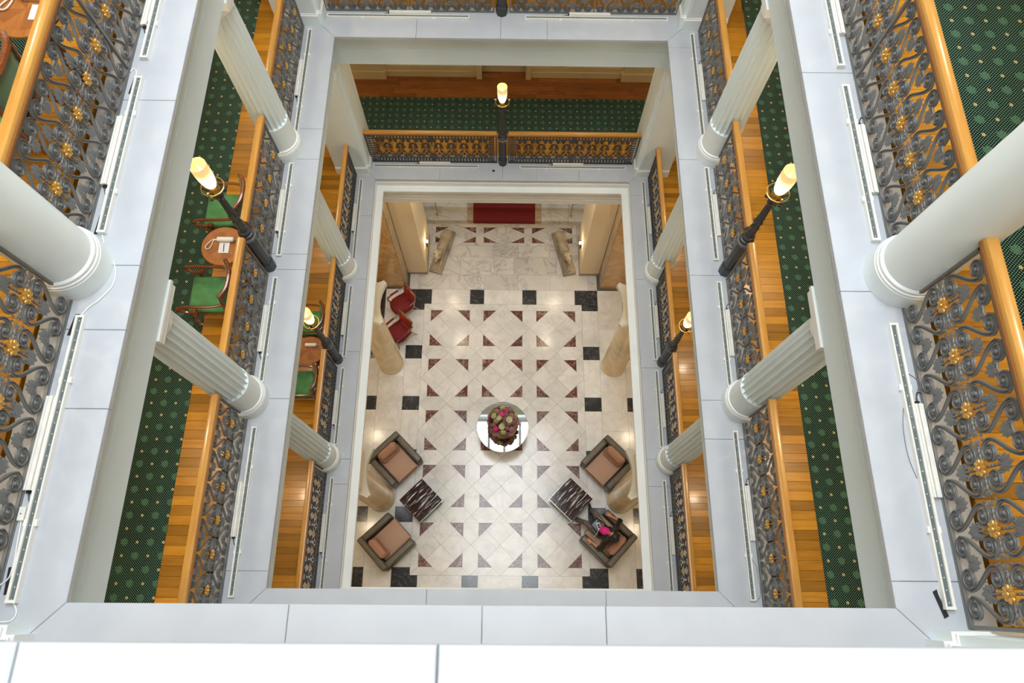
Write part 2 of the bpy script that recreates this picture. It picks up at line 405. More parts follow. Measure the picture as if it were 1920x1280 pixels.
def thing(name, label, cat, loc=(0, 0, 0), rotz=0., group=None, kind=None):
    o = bpy.data.objects.new(name, None); COL.objects.link(o); o.location = loc; o.rotation_euler = (0, 0, rotz); o.empty_display_size = .1
    return tag(o, label, cat, group, kind)
def dup(root, label, loc, rotz=0., group=None):
    r = root.copy(); COL.objects.link(r); r.location = loc; r.rotation_euler = (0, 0, rotz); r['label'] = label
    if group: r['group'] = group
    for ch in list(root.children):
        c = ch.copy(); COL.objects.link(c); c.parent = r
        for gch in list(ch.children):
            d = gch.copy(); COL.objects.link(d); d.parent = c
    return r
def clip(poly, x0, x1, y0, y1):
    def cut(p, ax, lim, sg):
        out = []
        for i in range(len(p)):
            a, b = p[i - 1], p[i]; ia = sg * (a[ax] - lim) <= 1e-9; ib = sg * (b[ax] - lim) <= 1e-9
            if ia != ib:
                t = (lim - a[ax]) / (b[ax] - a[ax]); out.append((a[0] + t * (b[0] - a[0]), a[1] + t * (b[1] - a[1])))
            if ib: out.append(b)
        return out
    for ax, lim, sg in ((0, x1, 1), (0, x0, -1), (1, y1, 1), (1, y0, -1)):
        poly = cut(poly, ax, lim, sg)
        if len(poly) < 3: return []
    q = []
    for p in poly:
        if not q or (abs(p[0] - q[-1][0]) + abs(p[1] - q[-1][1])) > 1e-4: q.append(p)
    if len(q) > 2 and abs(q[0][0] - q[-1][0]) + abs(q[0][1] - q[-1][1]) < 1e-4: q.pop()
    return q if len(q) > 2 else []

# ------------------------------------------------------------------ setting: ledges, beams, gallery floors
LV = {1: (Z1, 2.646, -.038, 8.074), 2: (Z2, 2.557, .047, 7.989), 3: (Z3, 2.609, -.067, 8.04), 4: (Z4, 2.61, -.065, 8.04)}
ORD = {1: 'first', 2: 'second', 3: 'third', 4: 'top'}
JL = {1: ([1.80, 2.24, 4.27, 5.78, 7.2], [1.80, 2.28, 4.0, 5.83, 7.75]), 2: ([.23, 2.256, 4.03, 4.262, 5.768, 6.288], [1.793, 2.284, 4.004, 5.83, 7.859]),
      3: ([1.18, 1.764, 2.28, 3.788, 6.2], [.094, 2.125, 4.152, 6.3]), 4: ([2., 4., 6.], [2., 4., 6.])}
JF = {1: [-1.31, 0., .71, 1.6], 2: [-1.312, -.012, .705], 3: [-1.2, 0., .8], 4: [0.]}
JN = {1: [-.75, .9], 2: [-.746, 1.277], 3: [-1.215, -.003, .773], 4: [-.508, .052, 1.4]}
gap = .0016
for k, (z, xe, y0, y1) in LV.items():
    w = .62
    t = thing('trim_%d' % k, 'white painted stone ledge round the %s-floor opening, in jointed slabs' % ORD[k], 'ledge', (0, 0, 0), kind='structure')
    th = .045
    def side(pts_in, pts_out, joints, axis):
        pass
    for sgn, jj in ((-1, JL[k][0]), (1, JL[k][1])):
        ys = [None] + jj + [None]
        for a, b in zip(ys[:-1], ys[1:]):
            ya0 = y0 + gap if a is None else a + gap; ya1 = y0 - w + gap if a is None else a + gap
            yb0 = y1 - gap if b is None else b - gap; yb1 = y1 + w - gap if b is None else b - gap
            p = [(sgn * xe, ya0), (sgn * (xe + w), ya1), (sgn * (xe + w), yb1), (sgn * xe, yb0)]
            if sgn < 0: p = p[::-1]
            obj('stone_slab', G().prism(p, z - th, z, .004), 'ledge', t, smooth=None)
    for yy, sg, jj in ((y1, 1, JF[k]), (y0, -1, JN[k])):
        xs = [None] + jj + [None]
        for a, b in zip(xs[:-1], xs[1:]):
            xa0 = -xe + gap if a is None else a + gap; xa1 = -xe - w + gap if a is None else a + gap
            xb0 = xe - gap if b is None else b - gap; xb1 = xe + w - gap if b is None else b - gap
            p = [(xa0, yy), (xb0, yy), (xb1, yy + sg * w), (xa1, yy + sg * w)]
            if sg < 0: p = p[::-1]
            obj('stone_slab', G().prism(p, z - th, z, .004), 'ledge', t, smooth=None)
def ringmesh(prof, xe, y0, y1, g=None):
    g = g or G(); v = []; f = []
    for o, z in prof:
        v += [(-xe - o, y0 - o, z), (xe + o, y0 - o, z), (xe + o, y1 + o, z), (-xe - o, y1 + o, z)]
    for j in range(len(prof) - 1):
        for i in range(4): f.append((j * 4 + i, (j + 1) * 4 + i, (j + 1) * 4 + (i + 1) % 4, j * 4 + (i + 1) % 4))
    return g.add(v, f)
OUT = 3.3
for k, (z, xe, y0, y1) in LV.items():
    bed = [(.02, z - .115), (.62, z - .115)]
    if k > 1:
        prof = [(.62, z - .0449), (.09, z - .0449), (.095, z - .14), (.14, z - .15), (.145, z - .20), (.165, z - .22), (.17, z - .30), (.19, z - .32), (.19, z - .44), (.203, z - .445), (.203, z - .452), (.19, z - .457), (.19, z - .78), (.75, z - .78), (.75, z - .70)]
    else:
        zf = z - .237; i_ = -.14
        prof = [(.62, z - .0449), (.03, z - .0449), (.03, z - .10), (.0, z - .12), (.0, zf), (i_, zf), (i_, zf - .05), (-.10, zf - .09), (-.08, zf - .13), (-.05, zf - .15), (-.05, zf - .20), (-.035, zf - .24), (-.035, zf - .34), (-.045, zf - .345), (-.045, zf - .355), (-.03, zf - .36), (-.03, zf - .44), (-.04, zf - .445), (-.03, zf - .45), (-.03, 4.93), (.75, 4.93), (.75, 5.0)]
    o = obj('trim_%d' % (4 + k), ringmesh(prof, xe, y0, y1), 'paint' if k > 1 else 'frame', smooth=None)
    tag(o, ('grey painted moulded beam face' if k > 1 else 'cream inner frame and moulded beam') + ' under the %s-floor ledge' % ORD[k], 'beam', kind='structure')
    # ceiling of the gallery below and the slab that carries the gallery floor
    zb = z - .70 if k > 1 else 4.97
    X, YN, YF = 6.2, -3.4, 10.95
    if k == 1: YF = 13.6
    g = G(); ax = xe + .70
    for (a, b, c, d) in ((-X, -ax, YN, YF), (ax, X, YN, YF), (-ax, ax, y1 + .70, YF), (-ax, ax, YN, y0 - .70)): g.box(a, b, c, d, zb, zb + .08)
    tag(obj('ceiling', g, 'soffit', smooth=None), 'pale gallery ceiling under the %s floor' % ORD[k], 'ceiling', kind='structure')
g = G()
for (a, b, c, d) in ((-6.2, -2.75, -3.4, 10.95), (2.75, 6.2, -3.4, 10.95), (-2.75, 2.75, 9.8, 10.95), (-2.75, 2.75, -3.4, -.4)): g.box(a, b, c, d, 22.6, 22.75)
tag(obj('ceiling', g, 'soffit', smooth=None), 'ceiling round the glazed roof light', 'ceiling', kind='structure')
t = thing('window_1', 'glazed roof light with thin dark glazing bars over the well', 'roof light', (0, 4.7, 22.7), kind='structure')
for i in range(7):
    x = -2.7 + .9 * i; obj('glazing_bar', G().box(x - .10, x + .10, -5.1, 5.1, -.12, .06), 'dkiron', t, smooth=None)
for i in range(3):
    y = -2.1 + 2.1 * i; obj('glazing_bar', G().box(-2.75, 2.75, y - .025, y + .025, .06, .1), 'white', t, smooth=None)

# outer walls
tag(obj('wall_left', G().box(-6.35, -6.2, -3.5, 13.7, 0, 22.7), 'wallp', smooth=None), 'cream outer wall behind the left galleries', 'wall', kind='structure')
tag(obj('wall_right', G().box(6.2, 6.35, -3.5, 13.7, 0, 22.7), 'wallp', smooth=None), 'cream outer wall behind the right galleries', 'wall', kind='structure')
tag(obj('wall_near', G().box(-6.2, 6.2, -3.5, -3.4, 0, 22.7), 'wallp', smooth=None), 'cream outer wall on the camera side', 'wall', kind='structure')
wf = thing('wall_far', 'cream far wall of the galleries with panelled dado and a doorway', 'wall', kind='structure')
obj('wall_face', G().box(-6.2, 6.2, 10.95, 11.1, 5.05, 22.7), 'wallp', wf, smooth=None)
for side in (-1, 1):      # panelled dado of the first-floor far gallery, left and right of the recess
    g = G(); xa, xb = (.48, 2.62)
    x0, x1 = (xa, xb) if side > 0 else (-xb, -xa)
    g.box(x0, x1, 10.74, 10.95, Z1, Z1 + .16); g.box(x0, x1, 10.76, 10.95, Z1 + .16, Z1 + .30); g.box(x0, x1, 10.76, 10.95, Z1 + 1.02, Z1 + 1.12); g.box(x0, x1, 10.80, 10.95, Z1 + .3, Z1 + 1.02)
    obj('dado', g, 'panel', wf, smooth=None)
    n = 5; wp = (xb - xa - .2) / n
    for i in range(n):
        a = x0 + .1 + i * wp; g = G(); g.box(a - .03, a + .05, 10.765, 10.81, Z1 + .3, Z1 + 1.02)
        g.add([(a + .09, 10.80, Z1 + .36), (a + wp - .07, 10.80, Z1 + .36), (a + wp - .07, 10.80, Z1 + .98), (a + .09, 10.80, Z1 + .98), (a + .15, 10.775, Z1 + .42), (a + wp - .13, 10.775, Z1 + .42), (a + wp - .13, 10.775, Z1 + .92), (a + .15, 10.775, Z1 + .92)],
              [(0, 1, 5, 4), (1, 2, 6, 5), (2, 3, 7, 6), (3, 0, 4, 7), (4, 5, 6, 7)])
        obj('panel', g, 'panel', wf, smooth=None)
    a, b = ((.48, .60) if side > 0 else (-.60, -.48))
    obj('door_post', G().box(a, b, 10.68, 10.95, Z1, Z1 + 2.4), 'panel', wf, smooth=None)
    a, b = ((2.62, 3.7) if side > 0 else (-3.7, -2.62))
    obj('pilaster', G().box(a, b, 10.68, 10.95, Z1, Z1 + 3.0).box(a - .03, b + .03, 10.65, 10.95, Z1, Z1 + .22), 'panel', wf, smooth=None)
obj('door_panel', G().box(-.48, .48, 10.90, 10.95, Z1, Z1 + 2.3), 'panel', wf, smooth=None)

# gallery floors: sub floor, short boards along the railing, carpet runners
board = mesh('plank', G().prism([(0, -.055), (.53, -.055), (.53, .055), (0, .055)], -.02, 0, .0015), 'plank_x', None)
boardy = mesh('plank', G().prism([(-.055, 0), (.055, 0), (.055, .55), (-.055, .55)], -.02, 0, .0015), 'plank_y', None)
PW = .1125
for k in (1, 2, 3):
    z, xe, y0, y1 = LV[k]; xi = 3.262
    xc = {1: 3.80, 2: 3.785, 3: 3.86}[k]
    g = G()
    for (a, b, c, d) in ((-6.2, -xi, -3.4, 10.95), (xi, 6.2, -3.4, 10.95), (-xi, xi, y1 + .625, 10.95), (-xi, xi, -3.4, y0 - .63)): g.box(a, b, c, d, z - .2, z - .021)
    fl = obj('floor', g, 'plank_y', smooth=None); tag(fl, 'oak gallery floor of the %s floor' % ORD[k], 'floor', kind='structure')
    n = int((8.75 + .7) / PW)
    for sgn in (-1, 1):
        for i in range(n):
            y = -.68 + PW * i
            o = bpy.data.objects.new('plank', board); COL.objects.link(o); o.parent = fl
            o.location = (sgn * xi if sgn > 0 else -xi, y, z - .0005); o.scale = ((xc - xi) / .53, 1, 1)
            if sgn < 0: o.rotation_euler = (0, 0, PI)
    if k < 3:
        nx = int(2 * 3.0 / PW)
        for i in range(nx):
            o = bpy.data.objects.new('plank', boardy); COL.objects.link(o); o.parent = fl; o.location = (-3.0 + PW * (i + .5), y1 + .63, z - .0005)
    yc = y1 + .63 + .555
    for sgn, nm in ((-1, 'left'), (1, 'right')):
        a, b = sorted((sgn * (xc + .002), sgn * 5.35)); yf = 8.9 if k == 1 else 9.2
        tag(obj('carpet', G().cbox(a, b, -3.2, 10.1 if k > 1 else 10.17, z - .019, z + .006, .004), 'carpet', smooth=None), 'dark green patterned carpet runner along the %s side of the %s-floor gallery' % (nm, ORD[k]), 'carpet', 'green patterned gallery carpets')
    a = xc + .0
    tag(obj('carpet', G().cbox(-a, a, yc, 10.17, z - .019, z + .006, .004), 'carpet', smooth=None), 'dark green patterned carpet across the far side of the %s-floor gallery' % ORD[k], 'carpet', 'green patterned gallery carpets')
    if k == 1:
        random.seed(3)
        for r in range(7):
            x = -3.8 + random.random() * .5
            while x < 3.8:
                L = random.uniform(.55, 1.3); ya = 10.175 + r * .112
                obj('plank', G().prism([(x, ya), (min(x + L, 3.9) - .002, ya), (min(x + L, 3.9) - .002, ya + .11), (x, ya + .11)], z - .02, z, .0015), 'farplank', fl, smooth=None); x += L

# ------------------------------------------------------------------ columns and piers
FL = 20
def flute(d):
    def rf(r, a, z):
        t = (a * FL / (2 * PI)) % 1.0; t = 2 * t - 1
        return r - d * (1 - t * t) ** .5 if abs(t) < .999 else r
    return rf
COLG = []
def make_column(h, label, loc, plain=False):
    t = thing('column', label, 'column', loc, 0, 'painted fluted columns of the galleries')
    obj('base', G().lathe([(.262, 0), (.262, .165), (.258, .17)], 48), 'column', t, smooth=.5)
    obj('base_ring', G().lathe([(.256, .17), (.259, .18), (.256, .192), (.248, .196), (.248, .202), (.250, .208), (.246, .222), (.232, .232)], 48), 'trimw', t)
    if not plain:
        g = G().lathe([(.228, .23), (.226, .655)], 48, cap=False).lathe([(.2258, .655), (.15, .656)], 48, cap=False); obj('lower_shaft', g, 'column', t, smooth=.5)
    n = FL * 8; g = G()
    d = .040; zt = h - .30
    g.lathe([(.224, .655), (.222, 1.2), (.214, 2.0), (.204, zt)], n, rf=flute(d), cap=False)
    if plain: g = G().lathe([(.228, .23), (.226, .655), (.222, 1.2), (.214, 2.0), (.204, zt)], 64, cap=False)
    obj('smooth_shaft' if plain else 'fluted_shaft', g, 'column', t, smooth=.45)
    g = G().lathe([(.205, zt - .005), (.212, zt + .01), (.205, zt + .03), (.205, zt + .07), (.215, zt + .09), (.24, zt + .13), (.262, zt + .165), (.262, zt + .18)], 48)
    obj('echinus', g, 'trimw', t)
    g = G().box(-.27, .27, -.27, .27, h - .12, h - .04).box(-.285, .285, -.285, .285, h - .04, h); obj('abacus', g, 'trimw', t, smooth=None)
    return t
CX = 3.062
sides = {-1: 'left', 1: 'right'}
for k in (1, 2, 3):
    z = LV[k][0]; h = {1: Z2 - .785 - Z1, 2: Z3 - .785 - Z2, 3: Z4 - .785 - Z3}[k]; proto = None
    for sgn in (-1, 1):
        for y, nm in ((5.945, 'farther'), (2.25, 'nearer')):
            lab = 'pale ' + ('smooth' if k == 3 else 'fluted') + ' column on the %s-floor ledge, %s one on the %s side' % (ORD[k], nm, sides[sgn])
            if proto is None: proto = make_column(h, lab, (sgn * CX, y, z + .001), k == 3)
            else: dup(proto, lab, (sgn * CX, y, z + .001))
def make_pier(h, label, loc, sx, sy, mat='column'):      # sx, sy point away from the well; corner at loc
    t = thing('corner_pier', label, 'pier', loc, 0, 'square corner piers of the galleries')
    def shape(o, W=.72):
        n = .055
        p = [(-o + n, -o), (W, -o), (W, W), (-o, W), (-o, -o + n), (-o + n, -o + n)]
        p = [(sx * a, sy * b) for a, b in p]
        return p if sx * sy > 0 else p[::-1]
    obj('plinth', G().prism(shape(0), 0, .165), 'column', t, smooth=None)
    obj('base_moulding', G().prism(shape(0), .165, .20, .012).prism(shape(-.014), .20, .225, .01), 'trimw', t, smooth=None)
    obj('shaft', G().prism(shape(-.022), .22, h - .12), mat, t, smooth=None)
    def band(o, za, zb, m): obj('capital', G().prism(shape(o), za, zb), m, t, smooth=None)
    band(-.01, h - .30, h - .27, 'trimw'); band(.0, h - .12, h, 'trimw')
    # shallow panel strips on the two visible faces
    g = G()
    for (a, b) in ((.10, .14), (.56, .60)):
        x0, x1 = sorted((sx * a, sx * b)); y0_, y1_ = sorted((sy * .014, sy * .03)); g.box(x0, x1, y0_, y1_, .34, h - .4)
        y0_, y1_ = sorted((sy * a, sy * b)); x0, x1 = sorted((sx * .014, sx * .03)); g.box(x0, x1, y0_, y1_, .34, h - .4)
    obj('panel_moulding', g, mat, t, smooth=None)
    return t
for k in (1, 2, 3):
    z = LV[k][0]; h = {1: Z2 - .785 - Z1, 2: Z3 - .785 - Z2, 3: Z4 - .785 - Z3}[k]
    for sgn in (-1, 1):
        make_pier(h, 'pale square corner pier on the %s-floor ledge, far %s corner' % (ORD[k], sides[sgn]), (sgn * 2.728, 8.19, z + .001), sgn, 1)
        make_pier(h, 'pale square corner pier on the %s-floor ledge, near %s corner' % (ORD[k], sides[sgn]), (sgn * 2.755, -.19, z + .001), sgn, -1)

# ------------------------------------------------------------------ railings
def spiral(c, r0, r1, a0, turns, n):
    out = []
    for i in range(n + 1):
        t = i / n; r = r0 + (r1 - r0) * t ** .8; a = a0 + turns * 2 * PI * t
        out.append((c[0] + r * math.cos(a), c[1] + r * math.sin(a)))
    return out
def bez(p0, p1, p2, p3, n):
    return [tuple((1 - t) ** 3 * p0[j] + 3 * (1 - t) ** 2 * t * p1[j] + 3 * (1 - t) * t * t * p2[j] + t ** 3 * p3[j] for j in (0, 1)) for t in [i / n for i in range(1, n)]]
# strap profile with a raised rib (u = out of plane, w = in plane)
STRAP = [(-.6, -1), (.45, -1), (.65, -.55), (.2, -.3), (.85, 0), (.2, .3), (.65, .55), (.45, 1), (-.6, 1)]
def strap(g, pts2, w, mirror=1, flip=1, taper=True):
    P = [(mirror * a, 0, flip * h) for a, h in pts2]; n = len(P)
    rad = [w * (.55 + .45 * min(1, i / 10., (n - 1 - i) / 10.)) for i in range(n)] if taper else [w] * n
    g.tube(P, rad, prof=STRAP, up=(0, -1, 0))
def leaf(g, base, ang, L, W, d=.011):
    a, h = base; dx, dh = math.cos(ang), math.sin(ang); nx, nh = -dh, dx
    def P(s, w, y): return (a + dx * s * L + nx * w * W, y, h + dh * s * L + nh * w * W)
    v = [P(0, 0, -d * .4), P(.35, -.5, -d * .3), P(.7, -.5, -d * .3), P(1, 0, -d * .2), P(.7, .5, -d * .3), P(.35, .5, -d * .3), P(.5, 0, -d * 1.3), P(.5, 0, d * .6)]
    f = [(i, (i + 1) % 6, 6) for i in range(6)] + [((i + 1) % 6, i, 7) for i in range(6)]
    g.add(v, f)
def palmette(g, a, h, ang, L=.10, small=True):
    for da, s in ((0, 1.), (.42, .88), (-.42, .88), (.85, .72), (-.85, .72), (1.3, .5), (-1.3, .5)):
        leaf(g, (a, h), ang + da, L * s, .036 * (L / .1))
    if small:
        for s in (-1, 1):
            c = (a + math.cos(ang) * -.012 - math.sin(ang) * s * .030, h + math.sin(ang) * -.012 + math.cos(ang) * s * .030)
            sp = spiral(c, .026, .004, ang - s * 1.2, s * 1.4, 14)
            g.tube([(x, 0, y) for x, y in sp], .0085, 5)
            g.sphere((c[0], -.004, c[1]), .009, 6, 4)
def module_B(mat):
    g = G(); w = .0125
    for mi in (-1, 1):
        for fl in (-1, 1):
            c1 = (.082, .093); c2 = (.087, .350)
            s1 = spiral(c1, .072, .008, .30, -2.0, 34)      # right side, down, round and in
            s2 = spiral(c2, .067, .008, PI - .15, -2.0, 34) # left side, up, over and in
            p0, p3 = s1[0], s2[0]
            mid = bez(p0, (p0[0] - .012, p0[1] + .075), (p3[0] + .004, p3[1] - .10), p3, 9)
            path = s1[::-1] + mid + s2
            strap(g, path, w, mi, fl)
            for c in (c1, c2): g.sphere((mi * c[0], -.006, fl * c[1]), (.016, .014, .016), 8, 5)
            # small tendril leaving the strap between volutes
            leaf(g, (mi * .155, fl * .07), (0 if mi > 0 else PI) + fl * mi * -1.2, .035, .02)
            leaf(g, (mi * .035, fl * .03), math.atan2(fl, mi), .045, .018)
    for fl in (-1, 1):
        palmette(g, 0, fl * .172, fl * PI / 2, .10)
        g.tube([(0, 0, fl * .04), (0, 0, fl * .17)], .009, 6)
        for j in range(3): g.sphere((0, -.004, fl * (.065 + .03 * j)), .011, 6, 4)
    for mi in (-1, 1):
        g.tube([(mi * .04, 0, 0), (mi * .12, 0, 0)], .009, 6)
        for j in range(3): g.sphere((mi * (.06 + .03 * j), -.004, 0), .011, 6, 4)
        for da in (-.5, 0, .5): leaf(g, (mi * .12, 0), (0 if mi > 0 else PI) + da, .052, .024)
    return mesh('scroll_panel', g, mat, .7)
def boundary_B(mat):
    g = G()
    palmette(g, 0, .30, -PI / 2, .095)
    g.tube([(-.04, 0, .335), (0, 0, .32), (.04, 0, .335)], .008, 5)
    return mesh('palmette', g, mat, .7)
def rosette(R=.054):
    g = G(); n = 8
    g.lathe([(.010, -.004), (R * .55, -.003), (R * .5, .006), (.005, .010)], 12)
    for i in range(n):
        a = 2 * PI * i / n; c = (math.cos(a) * R * .62, math.sin(a) * R * .62, .003)
        g.sphere(c, (R * .42, R * .28, .014), 8, 5, Matrix.Rotation(a, 3, 'Z'))
    g.sphere((0, 0, .012), .016, 8, 5)
    g.xf(Matrix.Rotation(PI / 2, 4, 'X'))
    return mesh('rosette', g, 'gold', .7)
MB = module_B('iron'); PB = boundary_B('iron'); RB = rosette()
def module_A():
    g = G(); w = .0082
    for mi in (-1, 1):
        # lower scroll, middle lyre, upper scroll
        c1 = (.062, -.225); s1 = spiral(c1, .052, .010, PI + .2, 1.5 * 1, 26)
        c2 = (.070, .035); s2 = spiral(c2, .048, .010, 0.2, 1.5, 26)
        p0, p3 = s1[0], s2[0]
        path = s1[::-1] + bez(p0, (p0[0], p0[1] + .07), (p3[0] + .005, p3[1] - .10), p3, 7) + s2
        strap(g, path, w, mi, 1)
        c3 = (.060, .255); s3 = spiral(c3, .046, .010, PI - .2, -1.5, 24)
        c4_ = (.078, .125); s4 = spiral(c4_, .034, .008, .0, -1.4, 20)
        path = s3[::-1] + bez(s3[0], (s3[0][0], s3[0][1] - .05), (s4[0][0] + .01, s4[0][1] + .06), s4[0], 6) + s4
        strap(g, path, w, mi, 1)
        s5 = spiral((.082, -.10), .034, .008, .2, 1.4, 18); strap(g, s5, w, mi, 1)
        for c in (c1, c2, c3, c4_): g.sphere((mi * c[0], -.005, c[1]), .010, 6, 4)
        g.tube([(mi * .136, 0, -.29), (mi * .136, 0, -.17)], .006, 5); palmette(g, mi * .136, -.17, PI / 2, .05, False)
        palmette(g, mi * .136, .19, -PI / 2, .05, False)
    g.tube([(0, 0, -.29), (0, 0, -.12)], .006, 5)
    for z_ in (-.305, .315): g.box(-.136, .136, -.012, .012, z_ - .007, z_ + .007)
    for i in range(4):
        x = -.102 + .068 * i
        for z_ in (-.385, .36): g.box(x - .018, x + .018, -.010, .010, z_ - .045, z_ + .045)
    return mesh('scroll_panel', g, 'dkiron', .7)
def gold_A():
    g = G()
    for s, L in ((1, .085), (-1, .065)):
        for da, k in ((0, 1), (.4, .8), (-.4, .8), (.85, .6), (-.85, .6)): leaf(g, (0, .02 * s), s * PI / 2 + da, L * k * 1.2, .019, .010)
    g.sphere((0, -.01, .02), .016, 8, 5); g.sphere((0, -.01, .15), (.011, .008, .024), 8, 5); g.sphere((0, -.01, -.10), (.012, .010, .022), 8, 5)
    return mesh('gilt_palmette', g, 'gold', .7)
MA = module_A(); GA = gold_A()
RAILPROF = [(-.040, .0), (-.040, .018), (-.046, .026), (-.046, .048), (-.038, .062), (-.016, .068), (.016, .068), (.036, .062), (.043, .048), (.043, .026), (.036, .018), (.036, 0)]
def railing(L, typ, label, loc, rotz, group, ext=(0, 0), midpost=False):
    """railing along local +x, length L; local -y faces the well"""
    t = thing('railing', label, 'railing', loc, rotz, group)
    mat = 'iron' if typ == 'B' else 'dkiron'
    g = G(); x0, x1 = -ext[0], L + ext[1]
    g.add([(x, y, .925 + z) for x in (x0, x1) for y, z in RAILPROF], [(i, (i + 1) % 12, 12 + (i + 1) % 12, 12 + i) for i in range(12)] + [tuple(range(12))[::-1], tuple(range(12, 24))])
    obj('handrail', g, 'oakrail' , t, smooth=.7)
    obj('rail_moulding', G().box(x0, x1, -.049, -.036, .928, .940).box(x0, x1, -.052, -.036, .944, .950), 'railmould', t, smooth=None)
    obj('bottom_rail', G().box(.0, L, -.012, .012, .0, .018).box(.0, L, -.02, .02, -.001, .006), mat, t, smooth=None)
    obj('top_rail', G().box(.0, L, -.014, .014, .870, .885).box(0, L, -.03, .03, .910, .926), mat, t, smooth=None)
    xs = [0.012, L - .012] + ([L / 2] if midpost else [])
    for x in xs: obj('upright', G().box(x - .011, x + .011, -.014, .014, .018, .91), mat, t, smooth=None)
    if typ == 'B':
        mlist = [(.024, L / 2 - .011), (L / 2 + .011, L - .024)] if midpost else [(.024, L - .024)]
        for a, b in mlist:
            n = max(1, round((b - a) / .35)); p = (b - a) / n
            for i in range(n):
                c = obj('scroll_panel', MB, parent=t, loc=(a + p * (i + .5), 0, .444)); c.scale = (p / .35, 1, 1)
                obj('rosette', RB, parent=c, loc=(0, -.016, 0))
                if i < n - 1:
                    obj('palmette', PB, parent=t, loc=(a + p * (i + 1), 0, .444))
                    q = obj('palmette', PB, parent=t, loc=(a + p * (i + 1), 0, .444)); q.rotation_euler = (0, PI, 0)
    else:
        e = .13
        for a in (.024, L - .024 - e):
            g = G()
            for j in range(11): g.box(a + .012, a + e - .03, -.005, .005, .06 + .075 * j, .06 + .075 * j + .04)
            g.box(a + (e - .018 if a < L / 2 else 0), a + (e if a < L / 2 else .018), -.01, .01, .02, .87)
            g.box(a, a + e, -.003, .003, .02, .045)
            obj('fret_border', g, mat, t, smooth=None)['kind'] = 'stuff'
        a, b = .024 + e, L - .024 - e; n = max(1, round((b - a) / .272)); p = (b - a) / n
        for i in range(n):
            c = obj('scroll_panel', MA, parent=t, loc=(a + p * (i + .5), 0, .45)); c.scale = (p / .272, 1, 1)
            q = obj('gilt_palmette', GA, parent=c, loc=(0, -.012, .0)); q.scale = (.8, 1, .85)
    return t
BX = 3.055
for k in (1, 2, 3):
    z = LV[k][0] + .001; typ = 'A' if k == 1 else 'B'
    gname = 'gallery railings of the %s floor' % ORD[k]
    st = 'dark fine-scroll iron railing with gilt palmettes' if typ == 'A' else 'grey scrollwork iron railing with gilt rosettes'
    for sgn in (-1, 1):
        # bays: near pier - column B, column B - (lamp) - column A, column A - far pier
        bays = [(-.185, 2.03, 'nearest the camera')]
        if k < 3: bays += [(2.47, 3.96, 'between nearer column and lamp post'), (4.18, 5.725, 'between lamp post and farther column')]
        else: bays += [(2.47, 5.725, 'between the two columns')]
        bays += [(6.165, 8.19, 'between farther column and far pier')]
        for a, b, w_ in bays:
            lab = '%s, %s floor %s, %s' % (st, ORD[k], sides[sgn], w_)
            mid = (k == 3 and a > 2.4 and a < 3)
            if sgn < 0: railing(b - a, typ, lab, (-BX, a, z), PI / 2, gname, midpost=mid)      # local +x -> +y, -y -> +x
            else: railing(b - a, typ, lab, (BX, b, z), -PI / 2, gname, midpost=mid)
    yb = 8.515
    for a, b, w_ in ((-2.745, -.115, 'left of the lamp post'), (.115, 2.745, 'right of the lamp post')):
        if k == 3: continue
        # local -y must face the well (-y)
        if typ == 'A':
            h = (a + b) / 2
            for (p, q, ww) in ((a, h, 'left half'), (h, b, 'right half')):
                pass
        railing(b - a, typ, '%s, %s floor far, %s' % (st, ORD[k], w_), (a, yb, z), 0, gname, midpost=True)

